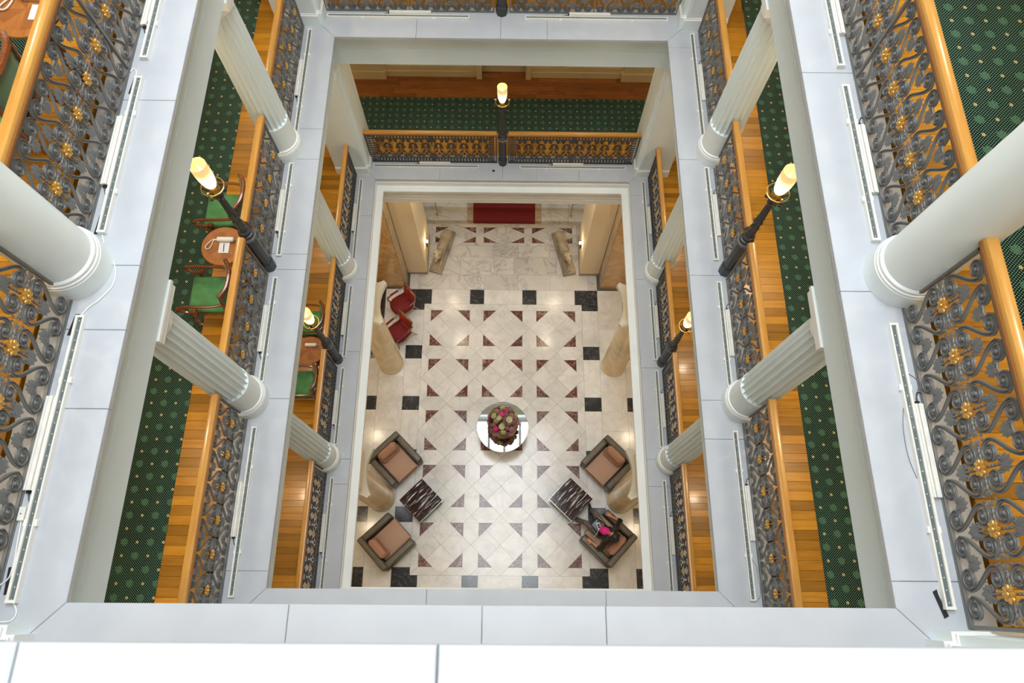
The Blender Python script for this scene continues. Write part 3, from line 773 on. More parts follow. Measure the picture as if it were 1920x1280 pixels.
# ------------------------------------------------------------------ lamp posts
def ngon(r, n, a0=0): return [(r * math.cos(a0 + 2 * PI * i / n), r * math.sin(a0 + 2 * PI * i / n)) for i in range(n)]
def make_lamp(label, loc, rotz):
    t = thing('lamp_post', label, 'lamp', loc, rotz, 'iron lamp posts standing on the ledges')
    g = G().prism(ngon(.092, 8), 0, .17, .012); obj('base', g, 'post', t, smooth=None)
    obj('octagonal_shaft', G().prism(ngon(.074, 8), .16, .80), 'post', t, smooth=None)
    obj('collar', G().prism(ngon(.090, 8), .79, .825, .008).prism(ngon(.106, 8), .825, .865, .012), 'iron', t, smooth=None)
    obj('turned_knop', G().lathe([(.085, .86), (.092, .885), (.085, .91), (.066, .918), (.070, .94), (.080, .955), (.070, .975), (.056, .985), (.060, 1.0), (.052, 1.03)], 24), 'post', t)
    g = G().lathe([(.050, 1.02), (.052, 1.06), (.047, 1.20), (.045, 1.38)], 20)
    for j in range(5):
        for i in range(6):
            a = 2 * PI * i / 6 + j * .5; g.sphere((.047 * math.cos(a), .047 * math.sin(a), 1.09 + .065 * j), (.012, .012, .02), 6, 4)
    obj('ornamented_shaft', g, 'post', t)
    obj('fluted_shaft', G().lathe([(.045, 1.38), (.040, 1.5), (.034, 1.70)], 48, rf=lambda r, a, z: r - .005 * abs(math.sin(a * 6))), 'post', t)
    g = G().lathe([(.036, 1.69), (.05, 1.70), (.052, 1.715), (.04, 1.73), (.045, 1.76), (.066, 1.785), (.062, 1.80)], 20)
    for i in range(4):
        a = PI / 4 + i * PI / 2; sp = spiral((.085, 1.74), .024, .006, PI, 1.3, 16)
        g.tube([(x * math.cos(a), x * math.sin(a), zz) for x, zz in sp], .007, 6)
    obj('scroll_capital', g, 'post', t)
    g = G(); R = .122
    g.tube([(R * math.cos(2 * PI * i / 32), R * math.sin(2 * PI * i / 32), 1.90) for i in range(32)], .007, 8, closed=True)
    for s in (-1, 1):
        g.tube(smooth_path([(0, s * .03, 1.80), (0, s * .08, 1.80), (0, s * .12, 1.84), (0, s * R, 1.90), (0, s * (R + .012), 1.95)], 5), .006, 6)
        g.sphere((0, s * (R + .014), 1.965), .018, 10, 6)
        g.tube([(s * .02, 0, 1.80), (s * .07, 0, 1.84), (s * R, 0, 1.90)], .004, 5)
    g.lathe([(.035, 1.80), (.062, 1.83), (.060, 1.86), (.03, 1.90)], 20)
    obj('brass_gallery', g, 'brass', t)
    rib = lambda r, a, z: r + .0022 * math.cos(a * 24)
    g = G().lathe([(.030, 1.90), (.052, 1.93), (.070, 1.99), (.082, 2.08), (.088, 2.18), (.089, 2.30), (.086, 2.302)], 96, rf=rib, cap=False)
    g.cur = 1; g.lathe([(.086, 2.302), (.084, 2.18), (.078, 2.08), (.062, 2.0), (.02, 1.97), (.001, 1.969)], 96, rf=rib, cap=False)
    obj('glass_shade', mesh('glass_shade', g, ['shade', 'shadein'], .6), parent=t)
    b = obj('bulb', G().lathe([(.006, 1.95), (.022, 2.0), (.026, 2.06), (.016, 2.16), (.009, 2.24), (.004, 2.29)], 12), 'bulb', t)
    return t
lp = make_lamp('lit lamp post on the second-floor ledge, left side, beside the green chairs', (-3.035, 4.07, Z2 + .001), 0)
for lab, loc, rz in (('lit lamp post on the second-floor ledge, right side', (3.035, 4.07, Z2 + .001), PI),
                     ('lamp post cut by the top edge of the frame, second-floor far ledge', (0, 8.50, Z2 + .001), PI / 2),
                     ('lit lamp post on the first-floor ledge, left side', (-3.035, 4.10, Z1 + .001), 0),
                     ('lit lamp post on the first-floor ledge, right side', (3.035, 4.10, Z1 + .001), PI),
                     ('lit lamp post in the middle of the first-floor far railing', (0, 8.50, Z1 + .001), PI / 2)):
    dup(lp, lab, loc, rz)
for x, y, z in ((-3.035, 4.07, Z2), (3.035, 4.07, Z2), (-3.035, 4.10, Z1), (3.035, 4.10, Z1), (0, 8.50, Z1), (0, 8.5, Z2)):
    lamp('POINT', 'lamp_light', (x, y, z + 2.42), 9, (1., .72, .36), .05)

# ------------------------------------------------------------------ light strips on the ledges
def light_strip(a, b, z, label, group, clips=(.25, .75)):
    a = Vector((a[0], a[1], 0)); b = Vector((b[0], b[1], 0)); L = (b - a).length; d = (b - a) / L; ang = math.atan2(d.y, d.x) - PI / 2
    t = thing('light_strip', label, 'light strip', (a.x, a.y, z), ang, group)
    w, h = .032, .035; g = G()
    g.box(-w, -w + .012, 0, L, 0, h); g.box(w - .018, w, 0, L, 0, h); g.box(-w - .001, w + .001, -.002, .016, 0, h + .001); g.box(-w - .001, w + .001, L - .016, L + .002, 0, h + .001); g.box(-w + .012, w - .018, .016, L - .016, 0, .008)
    obj('housing', g, 'plastic', t, smooth=None)
    obj('lens', G().box(-w + .012, w - .018, .016, L - .016, .008, .024), 'led', t, smooth=None)
    for c in clips:
        obj('clip', G().cbox(-w - .012, -w + .004, L * c - .022, L * c + .022, 0, .03, .003), 'white', t, smooth=None)
        obj('clip', G().cbox(w - .004, w + .012, L * c - .022, L * c + .022, 0, .03, .003), 'white', t, smooth=None)
    return t
def driver_box(a, b, z, label, group, cable=True, end=0):
    a = Vector((a[0], a[1], 0)); b = Vector((b[0], b[1], 0)); L = (b - a).length; d = (b - a) / L; ang = math.atan2(d.y, d.x) - PI / 2
    t = thing('driver_box', label, 'box', (a.x, a.y, z), ang, group); g = G(); w = .030
    g.box(-w, w, 0, L, 0, .022); g.box(-w, -w + .016, 0, L, .022, .034); g.box(-w + .022, w - .012, 0, L, .022, .040); g.box(w - .008, w, 0, L, .022, .030)
    obj('case', g, 'plastic', t, smooth=None)
    g = G(); s = -1 if end == 0 else 1; y = 0 if end == 0 else L
    g.tube(smooth_path([(0, y, .015), (.005, y + s * .05, .008), (.03, y + s * .09, .006), (.055, y + s * .05, .006)], 5), .004, 6)
    g.box(-.014, .014, min(y, y + s * .02), max(y, y + s * .02), .002, .022)
    obj('lead', g, 'blackp', t)
    return t
SR = {3: [(-.07, 1.86), (2.54, 4.0), (4.20, 5.7), (6.2, 8.0)], 2: [(-.05, 1.89), (2.46, 3.90), (4.22, 5.68), (6.18, 8.10)], 1: [(.05, 1.91), (2.49, 3.94), (4.15, 5.63), (6.16, 8.06)]}
BR = {3: [(.62, 1.26), (2.96, 3.60), (4.55, 5.2)], 2: [(.60, 1.23), (2.86, 3.50), (4.59, 5.24), (6.85, 7.51)], 1: [(.65, 1.28), (2.86, 3.50), (4.59, 5.27), (6.83, 7.46)]}
BAYN = ['in the bay nearest the camera', 'just past the nearer column', 'just before the farther column', 'in the farthest bay']
for k in (1, 2, 3):
    z = LV[k][0] + .001
    for sgn in (-1, 1):
        xs = {1: 2.928, 2: 2.930, 3: 2.935}[k]
        for i, (a, b) in enumerate(SR[k]):
            light_strip((sgn * xs, a), (sgn * xs, b), z, 'thin white light strip, %s-floor %s ledge, %s' % (ORD[k], sides[sgn], BAYN[i]), 'light strips on the ledges') if sgn > 0 else \
                light_strip((sgn * xs, b), (sgn * xs, a), z, 'thin white light strip, %s-floor %s ledge, %s' % (ORD[k], sides[sgn], BAYN[i]), 'light strips on the ledges')
        for i, (a, b) in enumerate(BR[k]):
            driver_box((sgn * 3.000, a), (sgn * 3.000, b), z, 'short white driver box, %s-floor %s ledge, %s' % (ORD[k], sides[sgn], BAYN[i]), 'driver boxes beside the light strips', end=0 if sgn < 0 else 1)
    if k < 3:
        for (a, b), w_ in (((-2.70, -.5), 'left'), ((.36, 2.58), 'right')):
            light_strip((a, 8.385), (b, 8.385), z, 'long thin white light strip on the %s-floor far ledge, %s half' % (ORD[k], w_), 'light strips on the ledges')
        for (a, b), w_ in (((-1.745, -1.10), 'left'), ((1.05, 1.69), 'right')):
            driver_box((a, 8.465), (b, 8.465), z, 'short white driver box on the %s-floor far ledge, %s half' % (ORD[k], w_), 'driver boxes beside the light strips')
def cable(pts, z, label, r=.005, mat='plastic'):
    o = obj('cable', G().tube(smooth_path([(x, y, z + r) for x, y in pts], 6), r, 6), mat); tag(o, label, 'cable'); return o
cable([(-2.935, 2.53), (-2.87, 2.38), (-2.79, 2.28), (-2.765, 2.19), (-2.775, 2.10), (-2.84, 2.0), (-2.91, 1.93), (-2.95, 1.86)], Z3 + .001, 'white cable curving round the foot of the near left third-floor column')
cable([(-2.93, -.07), (-2.90, -.12), (-2.91, -.165), (-2.95, -.18), (-3.05, -.178), (-3.2, -.17)], Z3 + .001, 'white cable looping from the near end of the left third-floor light strip')
cable([(-2.975, 4.02), (-2.985, 4.08), (-3.01, 4.10), (-3.03, 4.07)], Z3 + .001, 'short white cable loop beside the third-floor railing, upper left')
cable([(-3.01, .44), (-3.0, .3), (-2.99, .14), (-3.02, .05), (-3.2, -.05)], Z3 + .001, 'white cable from the small switch box to the left edge of the frame')
cable([(2.96, 1.5), (3.03, 1.45), (3.035, 1.38), (3.01, 1.33), (3.02, 1.27)], Z3 + .001, 'thin dark wire curling on the right third-floor ledge', .002, 'dkiron')
cable([(2.92, 1.3), (2.875, 1.1), (2.87, .9), (2.9, .75)], Z3 + .001, 'thin wire bowing out beside the right third-floor light strip', .002, 'dkiron')
cable([(2.96, .40), (3.01, .33), (3.02, .2), (3.03, .05), (3.01, -.02), (2.96, -.06)], Z2 + .001, 'thin wire at the near end of the right second-floor light strip', .002, 'dkiron')
tag(obj('cable_clip', G().lathe([(.02, 0), (.028, .012), (.012, .03)], 9), 'blackp', loc=(-.19, 8.30, Z1 + .001)), 'tiny black clip lying on the first-floor far ledge, left of the lamp post', 'clip')
t = thing('switch_box', 'small white switch box on the left third-floor ledge', 'switch', (-3.01, .47, Z3 + .001))
obj('case', G().cbox(-.022, .022, -.045, .045, 0, .025, .005), 'plastic', t, smooth=None); obj('button', G().lathe([(.004, .025), (.004, .028)], 8), 'blackp', t)
for x, y, rz, lab in ((-2.985, 2.62, -.03, 'black tape patch beside the light strip, near the left third-floor column'), (-2.99, 1.80, -.1, 'black tape patch at the far end of the nearest left light strip'),
                      (-3.0, .06, .1, 'black tape patch at the near end of the left third-floor light strip'), (-2.985, 3.93, -.05, 'black tape patch at the upper left light strip'),
                      (2.89, -.04, .3, 'crumpled black tape at the near end of the right third-floor light strip')):
    o = obj('tape_strip', G().prism([(-.016, -.085), (.018, -.08), (.016, .05), (.022, .085), (-.010, .08)], 0, .004, .001), 'blacktape', loc=(x, y, Z3 + .001), rotz=rz, smooth=None); tag(o, lab, 'tape', 'black tape patches on the left ledge')

# ------------------------------------------------------------------ ground floor
gf = thing('floor', 'polished marble lobby floor with dark red triangles and black squares', 'floor', kind='structure')
obj('bedding', G().box(-6.2, 6.2, -3.4, 13.6, -.15, -.012), 'grout', gf, smooth=None)
NT = [0]
def tile(poly, mat, name='tile', c=.0025):
    p = inset(poly, .0022) if len(poly) >= 3 else poly
    n = len(p); ar = sum(p[i][0] * p[(i + 1) % n][1] - p[(i + 1) % n][0] * p[i][1] for i in range(n))
    if abs(ar) < 1e-4: return
    if ar < 0: p = p[::-1]
    obj(name, G().prism(p, -.012, 0, 0), mat, gf, smooth=None); NT[0] += 1
def rect(x0, x1, y0, y1, mat='tile'): tile([(x0, y0), (x1, y0), (x1, y1), (x0, y1)], mat)
def diamonds(cxs, cys, px, py, sx, sy, lm='tile'):
    hx, hy = px / 2, py / 2; X0, X1, Y0, Y1 = min(cxs) - hx, max(cxs) + hx, min(cys) - hy, max(cys) + hy
    for cx in cxs:
        for cy in cys:
            for a, b in ((1, 1), (-1, 1), (-1, -1), (1, -1)):
                # quarter tile of the diamond: split along lines joining mid-edges
                pass
            T, R_, B, L_ = (cx, cy + hy), (cx + hx, cy), (cx, cy - hy), (cx - hx, cy)
            mid = lambda p, q: ((p[0] + q[0]) / 2, (p[1] + q[1]) / 2)
            c = (cx, cy)
            for p, q, r in ((T, R_, L_), (R_, B, T), (B, L_, R_), (L_, T, B)):
                tile([p, mid(p, q), c, mid(p, r)], lm)
            ex, ey = hx - sx, hy - sy
            for a, b in ((1, 1), (-1, 1), (-1, -1), (1, -1)):
                xi_ = hx * (1 - ey / hy); yi_ = hy * (1 - ex / hx)
                tile([(cx + a * ex, cy + b * ey), (cx + a * xi_, cy + b * ey), (cx + a * ex, cy + b * yi_)], 'red')
    ax = hx * (1 - sy / hy); ay = hy * (1 - sx / hx)
    for i in range(len(cxs) + 1):
        for j in range(len(cys) + 1):
            X = X0 + px * i; Y = Y0 + py * j
            for s in (1, -1):
                p = [(X, Y), (X + s * sx, Y + sy), (X + s * ax, Y + sy), (X + s * hx, Y), (X + s * ax, Y - sy), (X + s * sx, Y - sy)]
                q = clip(p, X0, X1, Y0, Y1)
                if q: tile(q, lm)
                p = [(X, Y), (X + sx, Y + s * sy), (X + sx, Y + s * ay), (X, Y + s * hy), (X - sx, Y + s * ay), (X - sx, Y + s * sy)]
                q = clip(p, X0, X1, Y0, Y1)
                if q: tile(q, lm)
BXX = 2.243
diamonds([-1.4953, 0, 1.4953], [7.032 - 1.4672 * i for i in range(5)], 1.4953, 1.4672, .198, .198)
YT, YB = 7.766, .430
# border bands
for s in (-1, 1):
    def rs(a, b, c, d, m='tile'):
        a, b = sorted((s * a, s * b)); rect(a, b, c, d, m)
    for (yt, yb, sg) in ((8.216, YT, 1), (YB, -.03, -1)):
        rs(2.05, 2.70, min(yt, yb) if sg > 0 else -.03, max(yt, yb), 'black')
        rs(.95, 2.05, min(yt, yb), max(yt, yb)); rs(.55, .95, min(yt, yb), max(yt, yb), 'black')
    rs(BXX, 2.70, 7.58, YT, 'black'); rs(BXX, 2.70, YB, .615, 'black')
    dk = [(6.11, 6.50), (4.645, 5.03), (3.18, 3.57), (1.71, 2.095)]
    y = 7.58
    for a, b in dk: rs(BXX, 2.70, b, y); rs(BXX, 2.70, a, b, 'black'); y = a
    rs(BXX, 2.70, .615, y)
    rs(3.40, 3.85, 7.58, 8.216, 'black'); y = 7.58
    for a, b in dk: rs(3.40, 3.85, b, y); rs(3.40, 3.85, a, b, 'black'); y = a
    rs(3.40, 3.85, .615, y); rs(3.40, 3.85, -.03, .615, 'black')
    ys = [8.216, 7.03, 5.57, 4.10, 2.63, 1.16, -.03]
    for a, b in zip(ys[1:], ys[:-1]):
        rs(2.70, 3.40, a, b); rs(3.85, 4.75, a, b); rs(4.75, 6.2, a, b)
    for a, b in ((-1.5, -.03), (-3.4, -1.5)):
        rs(0, 2.05, a, b); rs(2.05, 3.85, a, b); rs(3.85, 6.2, a, b)
rect(-.55, .55, YT, 8.216); rect(-.55, .55, -.03, YB)
xs_rows = [([-2.70, -2.45, -1.55, -.55, .42, 1.35, 2.45, 2.70], 8.216, 8.70), ([-2.2, -1.25, -.28, .30, .72, 1.55, 2.2], 8.70, 9.27), ([-2.2, -1.75, -1.1, -.33, .43, 1.35, 2.2], 9.27, 9.64)]
for xs_, a, b in xs_rows:
    for p, q in zip(xs_[:-1], xs_[1:]): rect(p, q, a, b, 'veined')
diamonds([-1.43, 0, 1.43], [10.0], 1.43, .72, .12, .105, 'veined')
for s in (-1, 1):
    a, b = sorted((s * 2.145, s * 2.6)); rect(a, b, 9.64, 10.36, 'veined')
    a, b = sorted((s * 2.6, s * 6.2)); rect(a, b, 9.0, 13.6, 'veined')
rect(-2.6, 2.6, 10.36, 10.40, 'veined')
# stairs with red carpet
st = thing('staircase', 'low marble steps with a red carpet at the far end of the lobby', 'stairs', (0, 10.40, 0))
for i in range(4):
    y0_ = .35 * i
    for a, b in ((-2.9, -1.1), (1.1, 2.9)):
        xs_ = [a, a + (b - a) * .45, b]
        for p, q in zip(xs_[:-1], xs_[1:]): obj('step_slab', G().cbox(p + .002, q - .002, y0_, 3.1, .16 * i, .16 * (i + 1), .006), 'veined', st, smooth=None)
    obj('tread', G().cbox(-1.1, 1.1, y0_, 3.1, .16 * i, .16 * (i + 1), .006), 'bmarble', st, smooth=None)
    obj('carpet_runner', G().cbox(-.92, .92, y0_ - .012, 3.0, .16 * i + (.005 if i else .0), .16 * (i + 1) + .012, .006), 'redcarpet', st, smooth=None)
for s in (-1, 1):
    t = thing('brass_handrail', 'slim brass handrail post at the foot of the %s end of the steps' % ('left' if s < 0 else 'right'), 'handrail', (s * 1.985, 10.56, .16), 0, 'brass handrails of the steps')
    obj('post', G().lathe([(.035, 0), (.035, .02), (.015, .03), (.015, .93)], 14), 'brass', t); obj('foot_ball', G().sphere((0, 0, .045), .038), 'brass', t)
    obj('rail', G().tube([(0, -.1, .93), (0, 0, .94), (0, 2.4, 1.95)], .02, 10), 'brass', t)

# ground-floor piers, marble walls, golden columns
for s in (-1, 1):
    w_ = 'left' if s < 0 else 'right'
    t = thing('pier', 'tall cream plastered pier at the far %s corner of the lobby' % w_, 'pier', (0, 0, .001), 0, 'cream piers of the lobby')
    def sb(a, b, *r): a, b = sorted((s * a, s * b)); return G().box(a, b, *r)
    obj('shaft', sb(2.205, 2.755, 8.705, 9.95, .12, 4.93), 'cream', t, smooth=None)
    obj('skirting', sb(2.190, 2.758, 8.690, 9.96, 0, .12), 'skirt', t, smooth=None)
    o = obj('wall_marble', G().box(*sorted((s * 2.80, s * 4.05)), 8.29, 9.95, 0, 4.3), 'omarble', smooth=None)
    o.name = 'wall_' + w_ + '_marble'; obj('marble_cladding', sb(2.765, 2.80, 8.30, 9.95, 0, 4.3), 'bmarble', o, smooth=None); tag(o, 'polished orange marble wall behind the far %s column' % w_, 'wall', kind='structure')
    g = G()
    for j, (o_, z_) in enumerate(((0, 4.3), (.03, 4.36), (.05, 4.42), (.03, 4.48), (0, 4.54))):
        a, b = sorted((s * (2.78 - o_), s * 4.05)); g.box(a, b, 8.29 - o_, 8.6, z_, z_ + .06)
    o = obj('trim_%d' % (20 + s), g, 'bmarble', smooth=None); tag(o, 'moulded marble cornice on the %s marble wall' % w_, 'cornice', kind='structure')
    # spot lamp on the pier beside the statue
    t = thing('wall_lamp', 'small lit spot lamp on the inner face of the %s cream pier' % w_, 'lamp', (s * 2.19, 9.28, .86), 0, 'spot lamps on the lobby piers')
    obj('bracket', G().box(*sorted((0, -s * .03)), -.02, .02, -.26, -.02), 'blackp', t, smooth=None)
    obj('lamp_head', G().lathe([(.018, -.02), (.028, .0), (.03, .06), (.02, .07)], 12, c=(-s * .035, 0, 0)), 'glow', t)
    lamp('POINT', 'spot_light', (s * 2.05, 9.28, 1.0), 5, (1., .75, .4), .04)
def make_gcol(label, loc, s):
    t = thing('marble_column', label, 'column', loc, 0, 'golden marble columns of the lobby')
    obj('shaft', G().lathe([(.335, 0), (.335, .02), (.322, .06), (.318, 1.5), (.300, 2.8), (.280, 3.62)], 48), 'gmarble', t)
    g = G().lathe([(.28, 3.60), (.30, 3.62), (.29, 3.65), (.27, 3.67), (.30, 3.89), (.35, 4.04), (.37, 4.10)], 40)
    for i in range(12):
        a = 2 * PI * i / 12; g.sphere((.31 * math.cos(a), .31 * math.sin(a), 3.78), (.035, .05, .10), 8, 5, Matrix.Rotation(a, 3, 'Z'))
    for i in range(4):
        a = PI / 4 + i * PI / 2; sp = spiral((.40, 4.02), .07, .012, PI, 1.4, 22)
        g.tube([(x * math.cos(a), x * math.sin(a), zz) for x, zz in sp], .02, 6)
    obj('gilt_capital', g, 'gold', t)
    p = []; H_ = .46
    for i in range(4):
        a = i * PI / 2
        for j in range(13):
            u = -H_ + 2 * H_ * j / 12; d = .52 - .12 * (1 - (u / H_) ** 2)
            p.append((d * math.cos(a) - u * math.sin(a), d * math.sin(a) + u * math.cos(a)))
    obj('abacus', G().prism(p, 4.12, 4.26), 'soffit', t, smooth=None)
    obj('impost_block', G().box(-.36, .36, -.36, .36, 4.26, 4.93), 'cream', t, smooth=None)
    return t
gc = make_gcol('golden marble column near the red chairs, far left of the lobby', (-3.06, 5.95, .001), -1)
for lab, loc in (('golden marble column on the far right of the lobby', (3.06, 5.95, .001)), ('golden marble column between the two left armchairs', (-3.06, 2.28, .001)), ('golden marble column between the two right armchairs', (3.06, 2.28, .001))):
    dup(gc, lab, loc)

# ------------------------------------------------------------------ upholstered club armchairs
def soft_box(x0, x1, y0, y1, z0, z1, r=.04, n=4):
    """rounded box: superellipsoid style grid"""
    g = G(); cx, cy, cz = (x0 + x1) / 2, (y0 + y1) / 2, (z0 + z1) / 2; hx, hy, hz = (x1 - x0) / 2, (y1 - y0) / 2, (z1 - z0) / 2
    r = min(r, hx, hy, hz); U = []; 
    def pt(nx, ny, nz):
        c = Vector((max(-1, min(1, nx * 1e6)), 0, 0)); return None
    # ring construction: stack of rounded rectangles
    prof = [(r * (1 - math.cos(a)), -hz + r * (1 - math.sin(a))) for a in [PI / 2 * 1 - PI / 2 * 0]]
    rings = []
    for i in range(n + 1):
        a = PI / 2 * i / n; rings.append((r * (1 - math.sin(a)), -hz + r * (1 - math.cos(a))))
    for i in range(n + 1):
        a = PI / 2 * i / n; rings.append((r * (1 - math.cos(a)), hz - r * (1 - math.sin(a))))
    v = []; m = 4 * (n + 1)
    for ins, z in rings:
        rr = max(r - ins, .0005) ; ex, ey = hx - r, hy - r
        for q, (sx, sy) in enumerate(((1, 1), (-1, 1), (-1, -1), (1, -1))):
            for i in range(n + 1):
                a = PI / 2 * (q + i / n); v.append((cx + sx * ex + rr * math.cos(a), cy + sy * ey + rr * math.sin(a), cz + z))
    f = [tuple(range(m))[::-1], tuple(range((len(rings) - 1) * m, len(rings) * m))]
    for j in range(len(rings) - 1):
        for i in range(m): f.append((j * m + i, j * m + (i + 1) % m, (j + 1) * m + (i + 1) % m, (j + 1) * m + i))
    return g.add(v, f)
def merge(*gs):
    g = G()
    for a in gs: g.add(a.v, a.f)
    return g
def make_club(label, loc, rz):
    t = thing('armchair', label, 'armchair', loc, rz, 'olive leather lobby armchairs')
    obj('base', soft_box(-.44, .42, -.40, .40, .07, .30, .03), 'leather', t)
    b = soft_box(-.50, -.34, -.505, .505, .07, .70, .045, 4); b.xf(Matrix.Translation((0, 0, 0)))
    b.v = [(x - (z - .3) * .06 if z > .3 else x, y, z) for x, y, z in b.v]; obj('backrest', b, 'leather', t)
    for s in (-1, 1):
        a = soft_box(-.44, .47, min(s * .335, s * .50), max(s * .335, s * .50), .07, .60, .040, 4)
        a.v = [(x, y + s * max(0, z - .3) * .05, z - max(0, x) * .03 if z > .3 else z) for x, y, z in a.v]
        obj('armrest', a, 'leather', t)
        for x in (.36, -.40): obj('foot', G().lathe([(.020, 0), (.030, .08)], 10, c=(x + .06 * (x > 0), s * .42, 0)), 'blackp', t)
    obj('seat_cushion', soft_box(-.34, .50, -.325, .325, .29, .45, .055, 5), 'weave', t)
    p = soft_box(-.09, .09, -.29, .29, -.19, .19, .085, 6)
    p.v = [(x * (1 - .35 * abs(y / .29) ** 3), y * (1 - .08 * (z / .19) ** 2), z) for x, y, z in p.v]
    p.xf(Matrix.Translation((-.235, 0, .60)) @ Matrix.Rotation(-.50, 4, 'Y')); obj('back_pillow', p, 'pillow', t)
    return t
ac = make_club('olive leather armchair with woven cushions, empty, farther one on the left', (-2.70, 3.20, .001), math.radians(-45))
dup(ac, 'olive leather armchair with woven cushions, empty, nearest the camera on the left', (-2.77, 1.20, .001), math.radians(44))
dup(ac, 'olive leather armchair with woven cushions, empty, farther one on the right', (2.72, 3.15, .001), math.radians(225))
dup(ac, 'olive leather armchair in which the person in black sits', (2.65, 1.32, .001), math.radians(136))

def make_coffee(label, loc, rz):
    t = thing('coffee_table', label, 'table', loc, rz, 'dark square coffee tables'); a = .385
    obj('tabletop', G().cbox(-a, a, -a, a, .40, .42, .003), 'streak', t, smooth=None)
    obj('apron', G().box(-a + .01, a - .01, -a + .01, a - .01, .345, .398), 'blackp', t, smooth=None)
    for sx in (-1, 1):
        for sy in (-1, 1): obj('leg', G().box(*sorted((sx * (a - .01), sx * (a - .045))), *sorted((sy * (a - .01), sy * (a - .045))), 0, .345), 'steel', t, smooth=None)
    obj('glass_shelf', G().cbox(-a - .02, a + .02, -a - .02, a + .02, .08, .09, .002), 'glass', t, smooth=None)
    g = G()
    for s in (-1, 1):
        g.box(-a - .004, a + .004, *sorted((s * (a + .004), s * (a - .004))), .392, .401); g.box(*sorted((s * (a + .004), s * (a - .004))), -a, a, .392, .401)
    obj('steel_edge', g, 'steel', t, smooth=None)
    return t
ct = make_coffee('dark square coffee table with painted reflection streaks between the left armchairs', (-2.01, 2.205, .001), math.radians(45.5))
dup(ct, 'dark square coffee table with painted reflection streaks by the feet of the person in black', (1.775, 2.26, .001), math.radians(46))

# ------------------------------------------------------------------ round mirror table with flowers
t = thing('round_table', 'round mirror-topped table carrying the flower ball in the middle of the lobby', 'table', (.03, 4.03, .001))
obj('tabletop', G().lathe([(.64, .728), (.655, .735), (.655, .748), (.648, .75)], 96), 'mirror', t, smooth=None)
obj('rim', G().lathe([(.650, .724), (.660, .728), (.662, .742), (.656, .746), (.645, .73)], 96, cap=False), 'white', t)
obj('pedestal', G().lathe([(.34, 0), (.34, .03), (.10, .06), (.06, .12), (.05, .45), (.09, .66), (.25, .724)], 40), 'steel', t)
rs_ = random.Random(11)
t = thing('flower_arrangement', 'big ball of mauve, pink and green flowers on the mirror table', 'flowers', (.04, 4.03, .751)); t.scale = (1.16, 1.16, 1.16)
obj('vase', G().lathe([(.13, 0), (.16, .01), (.20, .08), (.23, .16), (.24, .20), (.20, .20)], 28), 'gold', t, label='gilt bowl under the flowers')
obj('foliage_core', G().sphere((0, 0, .40), (.27, .27, .27), 20, 14), simple('dark_foliage', (.03, .035, .015), .9, bump=1., bscale=30), t)
def bloom(c, nrm, R, mat, kind):
    g = G(); q = nrm.to_track_quat('Z', 'Y').to_matrix()
    if kind == 'rose':
        for ring, (rr, zz, n, sz) in enumerate(((.15, .55, 3, .34), (.42, .42, 5, .40), (.72, .18, 8, .42))):
            for i in range(n):
                a = 2 * PI * i / n + ring * .7; v = q @ Vector((rr * R * math.cos(a), rr * R * math.sin(a), zz * R))
                g.sphere(c + v, (sz * R * .45, sz * R, sz * R), 7, 5, q @ Matrix.Rotation(a, 3, 'Z') @ Matrix.Rotation(.5, 3, 'Y'))
        g.sphere(c + q @ Vector((0, 0, .1 * R)), .62 * R, 10, 6)
    elif kind == 'cluster':
        g.sphere(c, .8 * R, 10, 6)
        for i in range(26):
            b = math.acos(1 - 1.25 * (i + .5) / 26); a = i * 2.399; v = q @ Vector((math.sin(b) * math.cos(a), math.sin(b) * math.sin(a), math.cos(b)))
            g.sphere(c + v * R * .86, R * .19, 6, 4)
    else:
        for i in range(9):
            a = 2 * PI * i / 9; d = q @ Vector((math.cos(a), math.sin(a), .35)); 
            g.tube([c, c + d * R * .9, c + d * R * 1.3 + q @ Vector((0, 0, .2 * R))], [R * .12, R * .2, R * .03], 5)
    return mesh('bloom', g, mat, .9)
fm = {'mauve': simple('mauve_petals', (.34, .13, .16), .8, var=.4, bscale=90), 'dusty': simple('dusty_pink_petals', (.42, .20, .19), .8, var=.35, bscale=90), 'green': simple('lime_green_petals', (.50, .62, .22), .8, var=.3, bscale=90),
      'cream': simple('cream_green_petals', (.60, .62, .36), .8, var=.25, bscale=90), 'pink': simple('hot_pink_petals', (.85, .03, .25), .8, var=.2, bscale=90), 'olive': simple('olive_brown_petals', (.22, .18, .07), .85, var=.4, bscale=90),
      'wine': simple('dark_wine_petals', (.10, .008, .02), .7, var=.3, bscale=90)}
pal = ['mauve', 'dusty', 'olive', 'mauve', 'dusty', 'mauve', 'olive', 'wine', 'dusty', 'green']
N = 64
for i in range(N):
    b = math.acos(1 - 1.65 * (i + .5) / N); a = i * 2.39996
    n = Vector((math.sin(b) * math.cos(a), math.sin(b) * math.sin(a), math.cos(b)))
    col = pal[i % len(pal)]; kind = 'cluster' if col in ('mauve', 'dusty', 'olive') else ('rose' if col == 'green' else 'spike')
    obj('bloom', bloom(Vector((0, 0, .40)) + n * (.295 + rs_.uniform(-.015, .015)), n, rs_.uniform(.058, .075), fm[col], kind), parent=t)
for (dx, dy, col, R) in ((-.02, .09, 'pink', .055), (-.08, .01, 'green', .06), (.13, -.02, 'cream', .075), (-.02, -.16, 'cream', .07), (-.14, -.19, 'pink', .055), (.01, -.26, 'green', .06), (.03, .22, 'pink', .05)):
    zz = math.sqrt(max(.01, .335 ** 2 - dx * dx - dy * dy)); n = Vector((dx, dy, zz)).normalized()
    obj('bloom', bloom(Vector((0, 0, .40)) + n * .325, n, R, fm[col], 'rose'), parent=t)

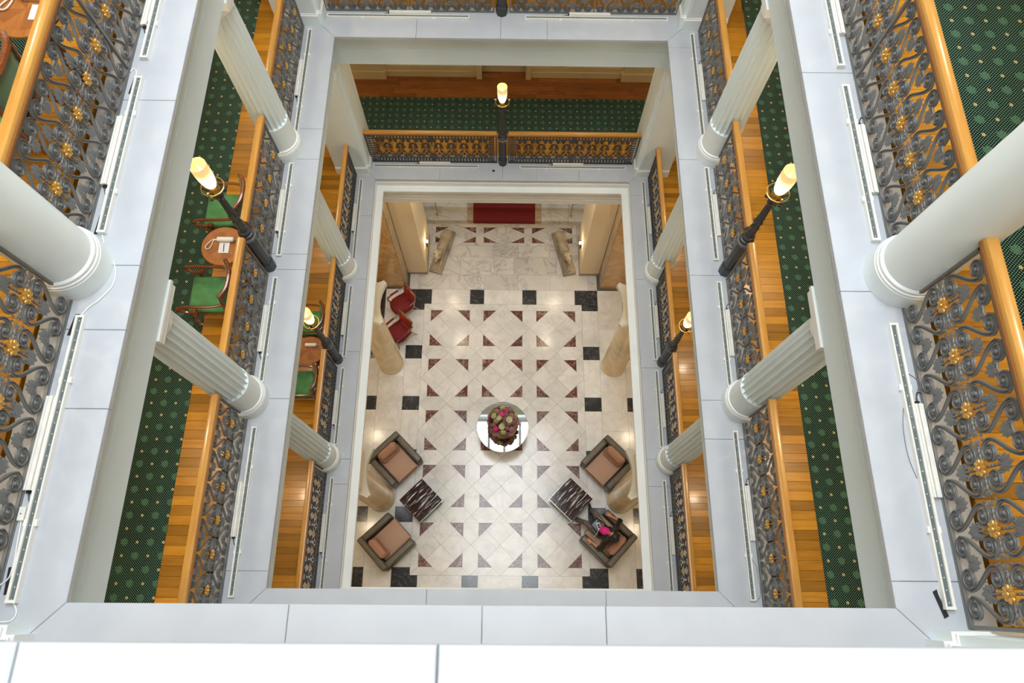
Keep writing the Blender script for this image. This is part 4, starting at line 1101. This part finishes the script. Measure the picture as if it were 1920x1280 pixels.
# ------------------------------------------------------------------ red chairs and rug
def make_red(label, loc, rz):
    t = thing('red_armchair', label, 'armchair', loc, rz, 'red velvet chairs by the far left column')
    p = [(-.24, -.25), (-.05, -.27), (.12, -.27), (.22, -.22), (.28, -.12), (.30, 0), (.28, .12), (.22, .22), (.12, .27), (-.05, .27), (-.24, .25)]
    obj('seat', G().prism(p, .36, .47, .03), 'redvel', t, smooth=.9); obj('seat_frame', G().prism(inset(p, -.012), .31, .37, .004), 'mahog', t, smooth=None)
    R = Matrix.Translation((-.25, 0, .44)) @ Matrix.Rotation(-.20, 4, 'Y')
    obj('backrest', soft_box(-.025, .035, -.20, .20, .08, .44, .03).xf(R), 'redback', t)
    g = merge(soft_box(-.03, .02, -.25, -.20, -.05, .50, .012, 2).xf(R), soft_box(-.03, .02, .20, .25, -.05, .50, .012, 2).xf(R), soft_box(-.035, .03, -.27, .27, .44, .52, .02, 3).xf(R), soft_box(-.03, .02, -.22, .22, .03, .08, .012, 2).xf(R))
    obj('back_frame', g, 'mahog', t)
    for s in (-1, 1):
        obj('arm', G().tube(smooth_path([(-.32, s * .26, .68), (-.12, s * .285, .66), (.10, s * .285, .65), (.24, s * .28, .63)], 4), [.024] * 13, 8, round_ends=True), 'mahog', t)
        obj('arm_pad', soft_box(-.12, .14, min(s * .26, s * .31), max(s * .26, s * .31), .655, .70, .018), 'redvel', t)
        obj('arm_support', G().tube(smooth_path([(.22, s * .28, .62), (.25, s * .275, .52), (.20, s * .26, .36)], 4), .02, 8), 'mahog', t)
        obj('leg', G().tube([(.22, s * .24, .34), (.24, s * .25, .18), (.26, s * .26, .0)], [.026, .02, .014], 8), 'mahog', t)
        obj('leg', G().tube([(-.24, s * .23, .40), (-.30, s * .24, .18), (-.38, s * .25, .0)], [.026, .02, .014], 8), 'mahog', t)
    return t
rc = make_red('red velvet armchair with wooden arms, beside the orange marble wall', (-2.83, 7.56, .001), math.radians(217))
dup(rc, 'red velvet armchair half hidden behind the far left marble column', (-2.86, 6.74, .001), math.radians(224))
t = thing('rug', 'dark red patterned rug left of the red chairs', 'rug', (-4.0, 7.25, .001))
obj('field', G().cbox(-.58, .58, -.95, 1.02, 0, .012, .003), 'rug', t, smooth=None); obj('border', G().box(.58, .64, -1.02, 1.09, 0, .011).box(-.64, -.58, -1.02, 1.09, 0, .011).box(-.64, .64, 1.02, 1.09, 0, .0105).box(-.64, .64, -1.02, -.95, 0, .0105), 'blackp', t, smooth=None)

# ------------------------------------------------------------------ green gallery chairs, tables, phones
def make_green(label, loc, rz):
    t = thing('green_armchair', label, 'armchair', loc, rz, 'green upholstered gallery armchairs')   # local +x is forward
    obj('seat', soft_box(-.22, .25, -.235, .235, .42, .50, .03), 'velvet', t)
    obj('seat_frame', G().cbox(-.235, .262, -.248, .248, .365, .43, .01), 'mahog', t, smooth=None)
    arc = lambda z, r, hw: smooth_path([(-.27 - (z - .5) * .22 + .06, -hw, z), (-.27 - (z - .5) * .22, -hw * .55, z + .01), (-.285 - (z - .5) * .22, 0, z + .015), (-.27 - (z - .5) * .22, hw * .55, z + .01), (-.27 - (z - .5) * .22 + .06, hw, z)], 6)
    a1, a2 = arc(.60, 0, .19), arc(.90, 0, .21); g = G(); n = len(a1)
    v = [p + Vector((.022, 0, 0)) for p in a1] + [p + Vector((.022, 0, 0)) for p in a2] + list(a2) + list(a1)
    f = []
    for k_ in range(4):
        for i in range(n - 1): f.append((k_ * n + i, k_ * n + i + 1, ((k_ + 1) % 4) * n + i + 1, ((k_ + 1) % 4) * n + i))
    g.add(v, f); obj('backrest', g, 'velvetl', t)
    g = G(); g.tube(arc(.93, 0, .235), .026, 8, round_ends=True); g.tube(arc(.575, 0, .20), .016, 8)
    for s in (-1, 1): g.tube(smooth_path([(-.235, s * .225, .38), (-.235, s * .235, .55), (-.27, s * .235, .75), (-.305, s * .235, .93)], 5), .02, 8)
    obj('back_frame', g, 'mahog', t)
    for s in (-1, 1):
        path = smooth_path([(-.26, s * .235, .70), (-.14, s * .262, .695), (.05, s * .268, .69), (.22, s * .268, .68), (.30, s * .28, .65), (.31, s * .275, .59), (.26, s * .27, .55), (.19, s * .268, .54), (.13, s * .265, .555)], 6)
        obj('arm', G().tube(path, [.019] * len(path), 8), 'mahog', t); obj('scroll_knob', G().sphere((.12, s * .268, .565), (.036, .036, .036), 12, 8), 'mahog', t)
        obj('arm_support', G().tube(smooth_path([(.20, s * .268, .54), (.16, s * .26, .46), (.20, s * .25, .38)], 4), .018, 8), 'mahog', t)
        obj('leg', G().tube(smooth_path([(.22, s * .23, .38), (.25, s * .24, .25), (.26, s * .25, .1), (.30, s * .255, 0)], 5), [.028 - .001 * i for i in range(16)], 8), 'mahog', t)
        obj('leg', G().tube(smooth_path([(-.23, s * .22, .40), (-.28, s * .23, .25), (-.32, s * .24, .1), (-.36, s * .245, 0)], 5), [.026 - .001 * i for i in range(16)], 8), 'mahog', t)
    return t
gch = make_green('green velvet armchair just beyond the round table on the left second-floor gallery', (-3.515, 4.63, Z2 + .008), PI)
dup(gch, 'green velvet armchair nearer than the round table on the left second-floor gallery', (-3.515, 3.445, Z2 + .008), PI)
dup(gch, 'dim green armchair behind the first-floor lamp on the left', (-3.52, 4.65, Z1 + .008), PI)
dup(gch, 'dim green armchair below the round table on the left first-floor gallery', (-3.52, 3.48, Z1 + .008), PI)
dup(gch, 'green velvet armchair at the upper left edge, on the third floor', (-3.62, 3.32, Z3 + .008), PI)
def make_round(label, loc):
    t = thing('side_table', label, 'table', loc, 0, 'round wooden side tables'); R = .262
    obj('tabletop', G().lathe([(R - .015, .695), (R, .703), (R, .716), (R - .006, .72)], 64), 'tabletop', t, smooth=.5)
    g = G(); n = 8
    for i in range(n):
        a0, a1 = 2 * PI * i / n, 2 * PI * (i + 1) / n
        arcp = [(R * .74 * math.cos(a0 + (a1 - a0) * j / 5), R * .74 * math.sin(a0 + (a1 - a0) * j / 5)) for j in range(6)]
        g.cur = i % 2; g.prism([(0, 0)] + arcp, .7195, .7212 + .0002 * (i % 2))
    obj('inlaid_star', mesh('inlaid_star', g, ['tabled', 'tabletop'], None), parent=t)
    obj('pedestal', G().lathe([(.05, .02), (.035, .08), (.045, .2), (.028, .35), (.04, .55), (.05, .66), (.10, .695)], 20), 'mahog', t)
    for i in range(3):
        a = 2 * PI * i / 3 + .5; obj('leg', G().tube(smooth_path([(.02 * math.cos(a), .02 * math.sin(a), .14), (.12 * math.cos(a), .12 * math.sin(a), .10), (.22 * math.cos(a), .22 * math.sin(a), .012)], 5), .018, 8), 'mahog', t)
    return t
rt = make_round('round inlaid side table with phone and notepad, left second-floor gallery', (-3.365, 3.985, Z2 + .008))
dup(rt, 'round wooden side table with a phone, left first-floor gallery', (-3.38, 4.03, Z1 + .008))
dup(rt, 'round wooden side table at the top left corner, third floor', (-3.40, 3.99, Z3 + .008))
def make_phone(label, loc, rz, loop=True):
    t = thing('telephone', label, 'telephone', loc, rz, 'white telephones on the side tables')
    g = soft_box(-.105, .105, -.03, .03, 0, .045, .018, 4); g.v = [(x, y - .01 * math.cos(x * 12), z * (.85 + .3 * abs(x) / .1)) for x, y, z in g.v]
    obj('handset', g, 'plastic', t); obj('cradle', soft_box(-.085, .085, -.034, .034, -.0005, .02, .008, 2), 'plastic', t)
    if loop: obj('coiled_cord', G().tube(smooth_path([(-.10, 0, .012), (-.16, .0, .008), (-.20, -.04, .008), (-.235, -.10, .008), (-.215, -.13, .008), (-.18, -.115, .008), (-.16, -.06, .008), (-.15, -.01, .008), (-.10, -.006, .012)], 5), .0065, 6), 'plastic', t)
    obj('lead', G().tube(smooth_path([(.10, 0, .01), (.13, .004, .004), (.16, .02, .003)], 4), .003, 5), 'plastic', t)
    return t
ph = make_phone('white telephone with looped cord on the second-floor side table', (-3.335, 4.065, Z2 + .008 + .7225), 0)
p2 = make_phone('white telephone on the first-floor side table', (-3.35, 4.13, Z1 + .008 + .7225), 0, False)
dup(ph, 'white telephone with looped cord at the top left corner, third floor', (-3.36, 4.10, Z3 + .008 + .7225), 0)
for x, y, z, lab, rz in ((-3.345, 3.955, Z2 + .7305, 'white notepad lying beside the second-floor telephone', 0), (-3.30, 3.955, Z3 + .7305, 'white notepad on the table at the top left corner', 0)):
    tag(obj('notepad', G().box(-.062, .062, -.07, .07, 0, .006), 'paper', loc=(x, y, z), rotz=rz, smooth=None), lab, 'notepad', 'white notepads on the side tables')
    t = thing('pen', 'black pen lying on the ' + lab.split('white ')[1], 'pen', (x + .0, y, z + .0065), .08); obj('barrel', G().tube([(0, -.055, .004), (0, .055, .004)], .0045, 6), 'blackp', t); obj('tip', G().tube([(0, .055, .004), (0, .064, .004)], [.0035, .001], 6), 'steel', t)

# ------------------------------------------------------------------ carved stone lions flanking the steps
def remesh(o, vox, sm=4, f=.6):
    m = o.modifiers.new('remesh', 'REMESH'); m.mode = 'VOXEL'; m.voxel_size = vox; m.use_smooth_shade = True
    s = o.modifiers.new('smooth', 'SMOOTH'); s.factor = f; s.iterations = sm
def make_lion(label, loc, rz, mir):
    t = thing('lion_statue', label, 'statue', loc, rz, 'weathered stone lions by the steps')      # local -y is the head end
    obj('slab', G().cbox(-.19, .19, -.70, .72, 0, .10, .01), 'stone', t, smooth=None)
    g = G(); m = mir
    g.tube(smooth_path([(m * .03, .56, .24), (m * .03, .38, .27), (m * .02, .1, .25), (0, -.14, .29), (0, -.30, .37)], 4), [.10, .125, .135, .14, .13, .12, .115, .11, .11, .115, .125, .135, .14, .14, .13, .12, .11], 14, round_ends=True)
    g.sphere((0, -.30, .42), (.125, .12, .14), 14, 10)                                # mane
    g.sphere((0, -.40, .46), (.085, .10, .09), 12, 8); g.sphere((0, -.49, .43), (.05, .055, .045), 10, 8); g.sphere((0, -.535, .435), .02, 8, 6)
    for s in (-1, 1):
        g.sphere((s * .075, -.34, .545), (.026, .02, .03), 8, 6)
        g.tube([(s * .085, -.22, .27), (s * .085, -.34, .15), (s * .08, -.60, .135)], [.06, .05, .042], 10, round_ends=True); g.sphere((s * .08, -.62, .13), (.05, .055, .035), 10, 6)
        g.sphere((s * .10, .42, .22), (.075, .16, .12), 12, 8); g.tube([(s * .13, .42, .16), (s * .135, .22, .13)], [.05, .038], 8, round_ends=True)
        for j in range(3): g.sphere((s * (.06 + .02 * j), -.665, .125), .016, 6, 4)
    for i in range(18):
        a = i * 2.4; g.sphere((.10 * math.cos(a), -.26 + .10 * math.sin(a) * .6, .40 + .12 * math.sin(a * .7)), .035, 8, 6)
    g.tube(smooth_path([(m * .05, .60, .22), (-m * .06, .66, .15), (-m * .13, .58, .13), (-m * .14, .40, .13), (-m * .13, .3, .15)], 5), .022, 8, round_ends=True)
    g.box(-.12, .12, -.62, .60, .09, .14)
    o = obj('lion_figure', g, 'stone', t); remesh(o, .012, 1)
    return t
make_lion('weathered stone lion on a slab, left of the lobby steps', (-1.80, 9.40, .001), math.radians(-15), 1)
make_lion('weathered stone lion on a slab, right of the lobby steps', (1.76, 9.38, .001), math.radians(13.5), -1)

# ------------------------------------------------------------------ seated person
def limb(g, pts, rad, n=14): g.tube(pts, rad, n, round_ends=True)
F = Vector((-.70, .714, 0)); Lv = Vector((.714, .70, 0))          # facing, and towards the person's side that is up in the frame
person = thing('person', 'person in black leather jacket and pink top reclining in an armchair, handbag on lap', 'person', (2.53, 1.43, .47))
P0 = Vector((2.53, 1.43, .47))
def W(x, y, z): return Vector((x, y, z)) - P0
hip = W(2.54, 1.44, .56); chest = W(2.62, 1.375, .84); neckb = W(2.675, 1.33, 1.00); head = W(2.69, 1.315, 1.155)
shU, shL = W(2.80, 1.52, .95), W(2.53, 1.20, .95); elU, elL = W(2.945, 1.70, .73), W(2.415, 1.045, .73)
wrU, wrL = W(2.735, 1.815, .665), W(2.235, 1.20, .665)
hU, hL = W(2.58, 1.53, .545), W(2.45, 1.39, .545); kU, kL = W(2.355, 1.90, .555), W(2.11, 1.67, .555)
aU, aL = W(2.315, 2.02, .11), W(1.925, 1.80, .11)
g = G()
g.tube([hip, hip.lerp(chest, .5), chest, chest.lerp(neckb, .6), neckb], [.12, .11, .125, .10, .055], 16)
limb(g, [neckb, head], [.055, .05])
g.sphere(head, (.078, .095, .115), 18, 14, Matrix.Rotation(math.atan2(F.y, F.x) - PI / 2, 3, 'Z') @ Matrix.Rotation(-.45, 3, 'X'))
face = head + F * .075 + Vector((0, 0, -.01)); g.sphere(face + Vector((0, 0, -.035)), (.05, .05, .06), 12, 10)
g.tube([face + F * .02 + Vector((0, 0, .02)), face + F * .045 + Vector((0, 0, -.02))], [.010, .016], 8, round_ends=True)
for s in (-1, 1): g.sphere(head + Lv * s * .08 + Vector((0, 0, -.02)), (.018, .022, .03), 8, 6)
g.tube([face + F * .03 + Lv * -.02 + Vector((0, 0, -.055)), face + F * .03 + Lv * .02 + Vector((0, 0, -.055))], .009, 8, round_ends=True)
for sh, el, wr, hd, sd in ((shU, elU, wrU, Vector((-.16, .10, -.01)), 1), (shL, elL, wrL, Vector((-.155, .085, -.01)), -1)):
    limb(g, [sh, sh.lerp(el, .5), el], [.055, .048, .042]); limb(g, [el, el.lerp(wr, .35), wr], [.042, .041, .028])
    d = hd.normalized(); side = d.cross(Vector((0, 0, 1))).normalized(); pc = wr + d * .05
    g.sphere(wr + d * .045 , (.048, .040, .018), 12, 8, Matrix.Rotation(math.atan2(d.y, d.x), 3, 'Z'))
    for i, (o_, L_, an) in enumerate(((-.030, .068, -.22), (-.010, .080, -.07), (.011, .076, .07), (.030, .060, .24))):
        b = wr + d * .078 + side * o_; dd = (d + side * an).normalized()
        limb(g, [b, b + dd * L_ * .5 + Vector((0, 0, .004)), b + dd * L_ + Vector((0, 0, -.010))], [.0095, .009, .0075], 8)
    b = wr + d * .02 + side * .032 * sd; dd = (d * .65 + side * .75 * sd).normalized()
    limb(g, [b, b + dd * .035, b + dd * .035 + (d * .8 + side * .35 * sd) * .03], [.012, .011, .009], 8)
for h_, k_, a_ in ((hU, kU, aU), (hL, kL, aL)):
    limb(g, [h_, k_], [.078, .055]); limb(g, [k_, k_.lerp(a_, .4), a_], [.052, .05, .036])
body = obj('body', g, 'skin', person); remesh(body, .0065, 2, .5)
# eyes
for s in (-1, 1): obj('eye', G().sphere(face + F * .028 + Lv * s * .03 + Vector((0, 0, .012)), .009, 8, 6), 'blackp', person)
# hair: cap falling behind and to the shoulders
g = G(); back = -F
g.sphere(head + back * .035 + Vector((0, 0, .02)), (.108, .108, .125), 18, 14)
for i in range(26):
    a = i * 2.4; g.sphere(head + back * .04 + Vector((.095 * math.cos(a) * (.5 + .5 * math.sin(i)), .095 * math.sin(a) * (.5 + .5 * math.sin(i)), .08 * math.cos(i * 1.7))), .045, 8, 6)
g.tube(smooth_path([head + back * .03 + Vector((0, 0, .04)), head + back * .09, neckb + back * .085 + Vector((0, 0, .03)), chest + back * .10 + Vector((0, 0, .06))], 4), [.085] * 5 + [.08] * 4 + [.06] * 4, 12, round_ends=True)
for s in (-1, 1): g.tube(smooth_path([head + Lv * s * .05 + Vector((0, 0, .06)), head + Lv * s * .095 + Vector((0, 0, -.01)), neckb + Lv * s * .10 + F * .02, neckb + Lv * s * .11 + F * .05 + Vector((0, 0, -.09))], 4), [.045] * 5 + [.04] * 4 + [.03, .025, .02, .015], 10, round_ends=True)
o = obj('hair', g, 'hair', person); remesh(o, .012, 3)
# jacket: open front, sleeves to just below the elbow
g = G()
g.tube([hip + Vector((0, 0, .02)) - F * .03, hip.lerp(chest, .5) - F * .03, chest - F * .03, chest.lerp(neckb, .6) - F * .025, neckb - F * .02], [.145, .14, .155, .13, .075], 18)
for s in (-1, 1): g.tube([hip + Lv * s * .14 + F * .04, chest + Lv * s * .14 + F * .05, neckb + Lv * s * .09 + F * .02], [.045, .045, .03], 10, round_ends=True)
for sh, el, wr in ((shU, elU, wrU), (shL, elL, wrL)):
    limb(g, [neckb.lerp(sh, .35), sh], [.085, .082]); limb(g, [sh, sh.lerp(el, .5), el], [.082, .072, .064])
    g.tube([el, el.lerp(wr, .30)], [.062, .056], 12)
    for q in (.25, .5, .75): g.sphere(sh.lerp(el, q) + Vector((0, 0, .03)), (.055, .055, .045), 8, 6)
o = obj('jacket', g, 'jacket', person); remesh(o, .011, 2)
g = G(); g.tube([hip + F * .07 + Vector((0, 0, .05)), hip.lerp(chest, .5) + F * .11 + Vector((0, 0, .02)), chest + F * .09 + Vector((0, 0, .02)), neckb + F * .05 + Vector((0, 0, -.03))], [.085, .095, .104, .065], 16, round_ends=True)
g.tube([hip + F * .12 + Vector((0, 0, .05)) - Lv * .08, hip + F * .12 + Vector((0, 0, .05)) + Lv * .08], .045, 12, round_ends=True)
o = obj('pink_top', g, 'pink', person); remesh(o, .011, 3)
g = G()
for h_, k_, a_ in ((hU, kU, aU), (hL, kL, aL)):
    limb(g, [h_, h_.lerp(k_, .5), k_], [.098, .086, .070]); g.tube([k_, k_.lerp(a_, .45), a_ + Vector((0, 0, .02))], [.068, .062, .060], 14)
g.sphere(hip + Vector((0, 0, -.01)), (.13, .13, .10), 14, 10)
o = obj('trousers', g, 'trouser', person); remesh(o, .011, 2)
for a_, d in ((aU, Vector((-.25, 1, 0))), (aL, Vector((-.8, .6, 0)))):
    d = d.normalized(); g = G(); b = Vector((a_.x, a_.y, -.47 + .001))
    g.tube([b - d * .05 + Vector((0, 0, .045)), b + d * .05 + Vector((0, 0, .045)), b + d * .14 + Vector((0, 0, .032)), b + d * .19 + Vector((0, 0, .025))], [.040, .042, .034, .022], 12, round_ends=True)
    g.tube([b + Vector((0, 0, .04)), a_], [.04, .045], 10)
    g.v = [(x, y, max(z, -.469)) for x, y, z in g.v]; obj('shoe', g, 'shoe', person)
# bag and phone
t = thing('handbag', 'black leather handbag with studded edge resting on the lap of the person', 'bag', (2.385, 1.60, .655), math.atan2(F.y, F.x))
b = soft_box(-.15, .15, -.165, .165, -.05, .06, .045, 4); b.v = [(x, y * (1 - .12 * x / .15), z + .02 * math.cos(y * 9)) for x, y, z in b.v]
obj('bag_body', b, 'jacket', t)
g = G()
for s in (-1, 1):
    for j in range(12): x = -.125 + .0225 * j; g.sphere((x, s * (.158 * (1 - .12 * x / .15)), .052), .009, 6, 4)
obj('studs', g, 'steel', t)
obj('strap', G().tube(smooth_path([(-.12, -.12, .05), (-.18, -.08, .07), (-.2, .02, .075), (-.18, .1, .07), (-.12, .12, .05)], 5), .009, 6), 'jacket', t)
t = thing('mobile_phone', 'black phone with a white edge lying on the handbag', 'phone', (2.405, 1.58, .742), math.radians(105))
obj('case', soft_box(-.078, .078, -.042, .042, 0, .008, .004, 2), 'white', t); obj('screen', G().box(-.058, .058, -.032, .032, .0078, .0090), 'blackp', t, smooth=None)
o = obj('cable', G().tube(smooth_path([(2.41, 1.505, .748), (2.38, 1.45, .745), (2.36, 1.40, .74), (2.31, 1.35, .73), (2.30, 1.32, .70)], 5), .004, 6), 'white'); tag(o, 'white earphone cord running from the phone on the handbag', 'cable')
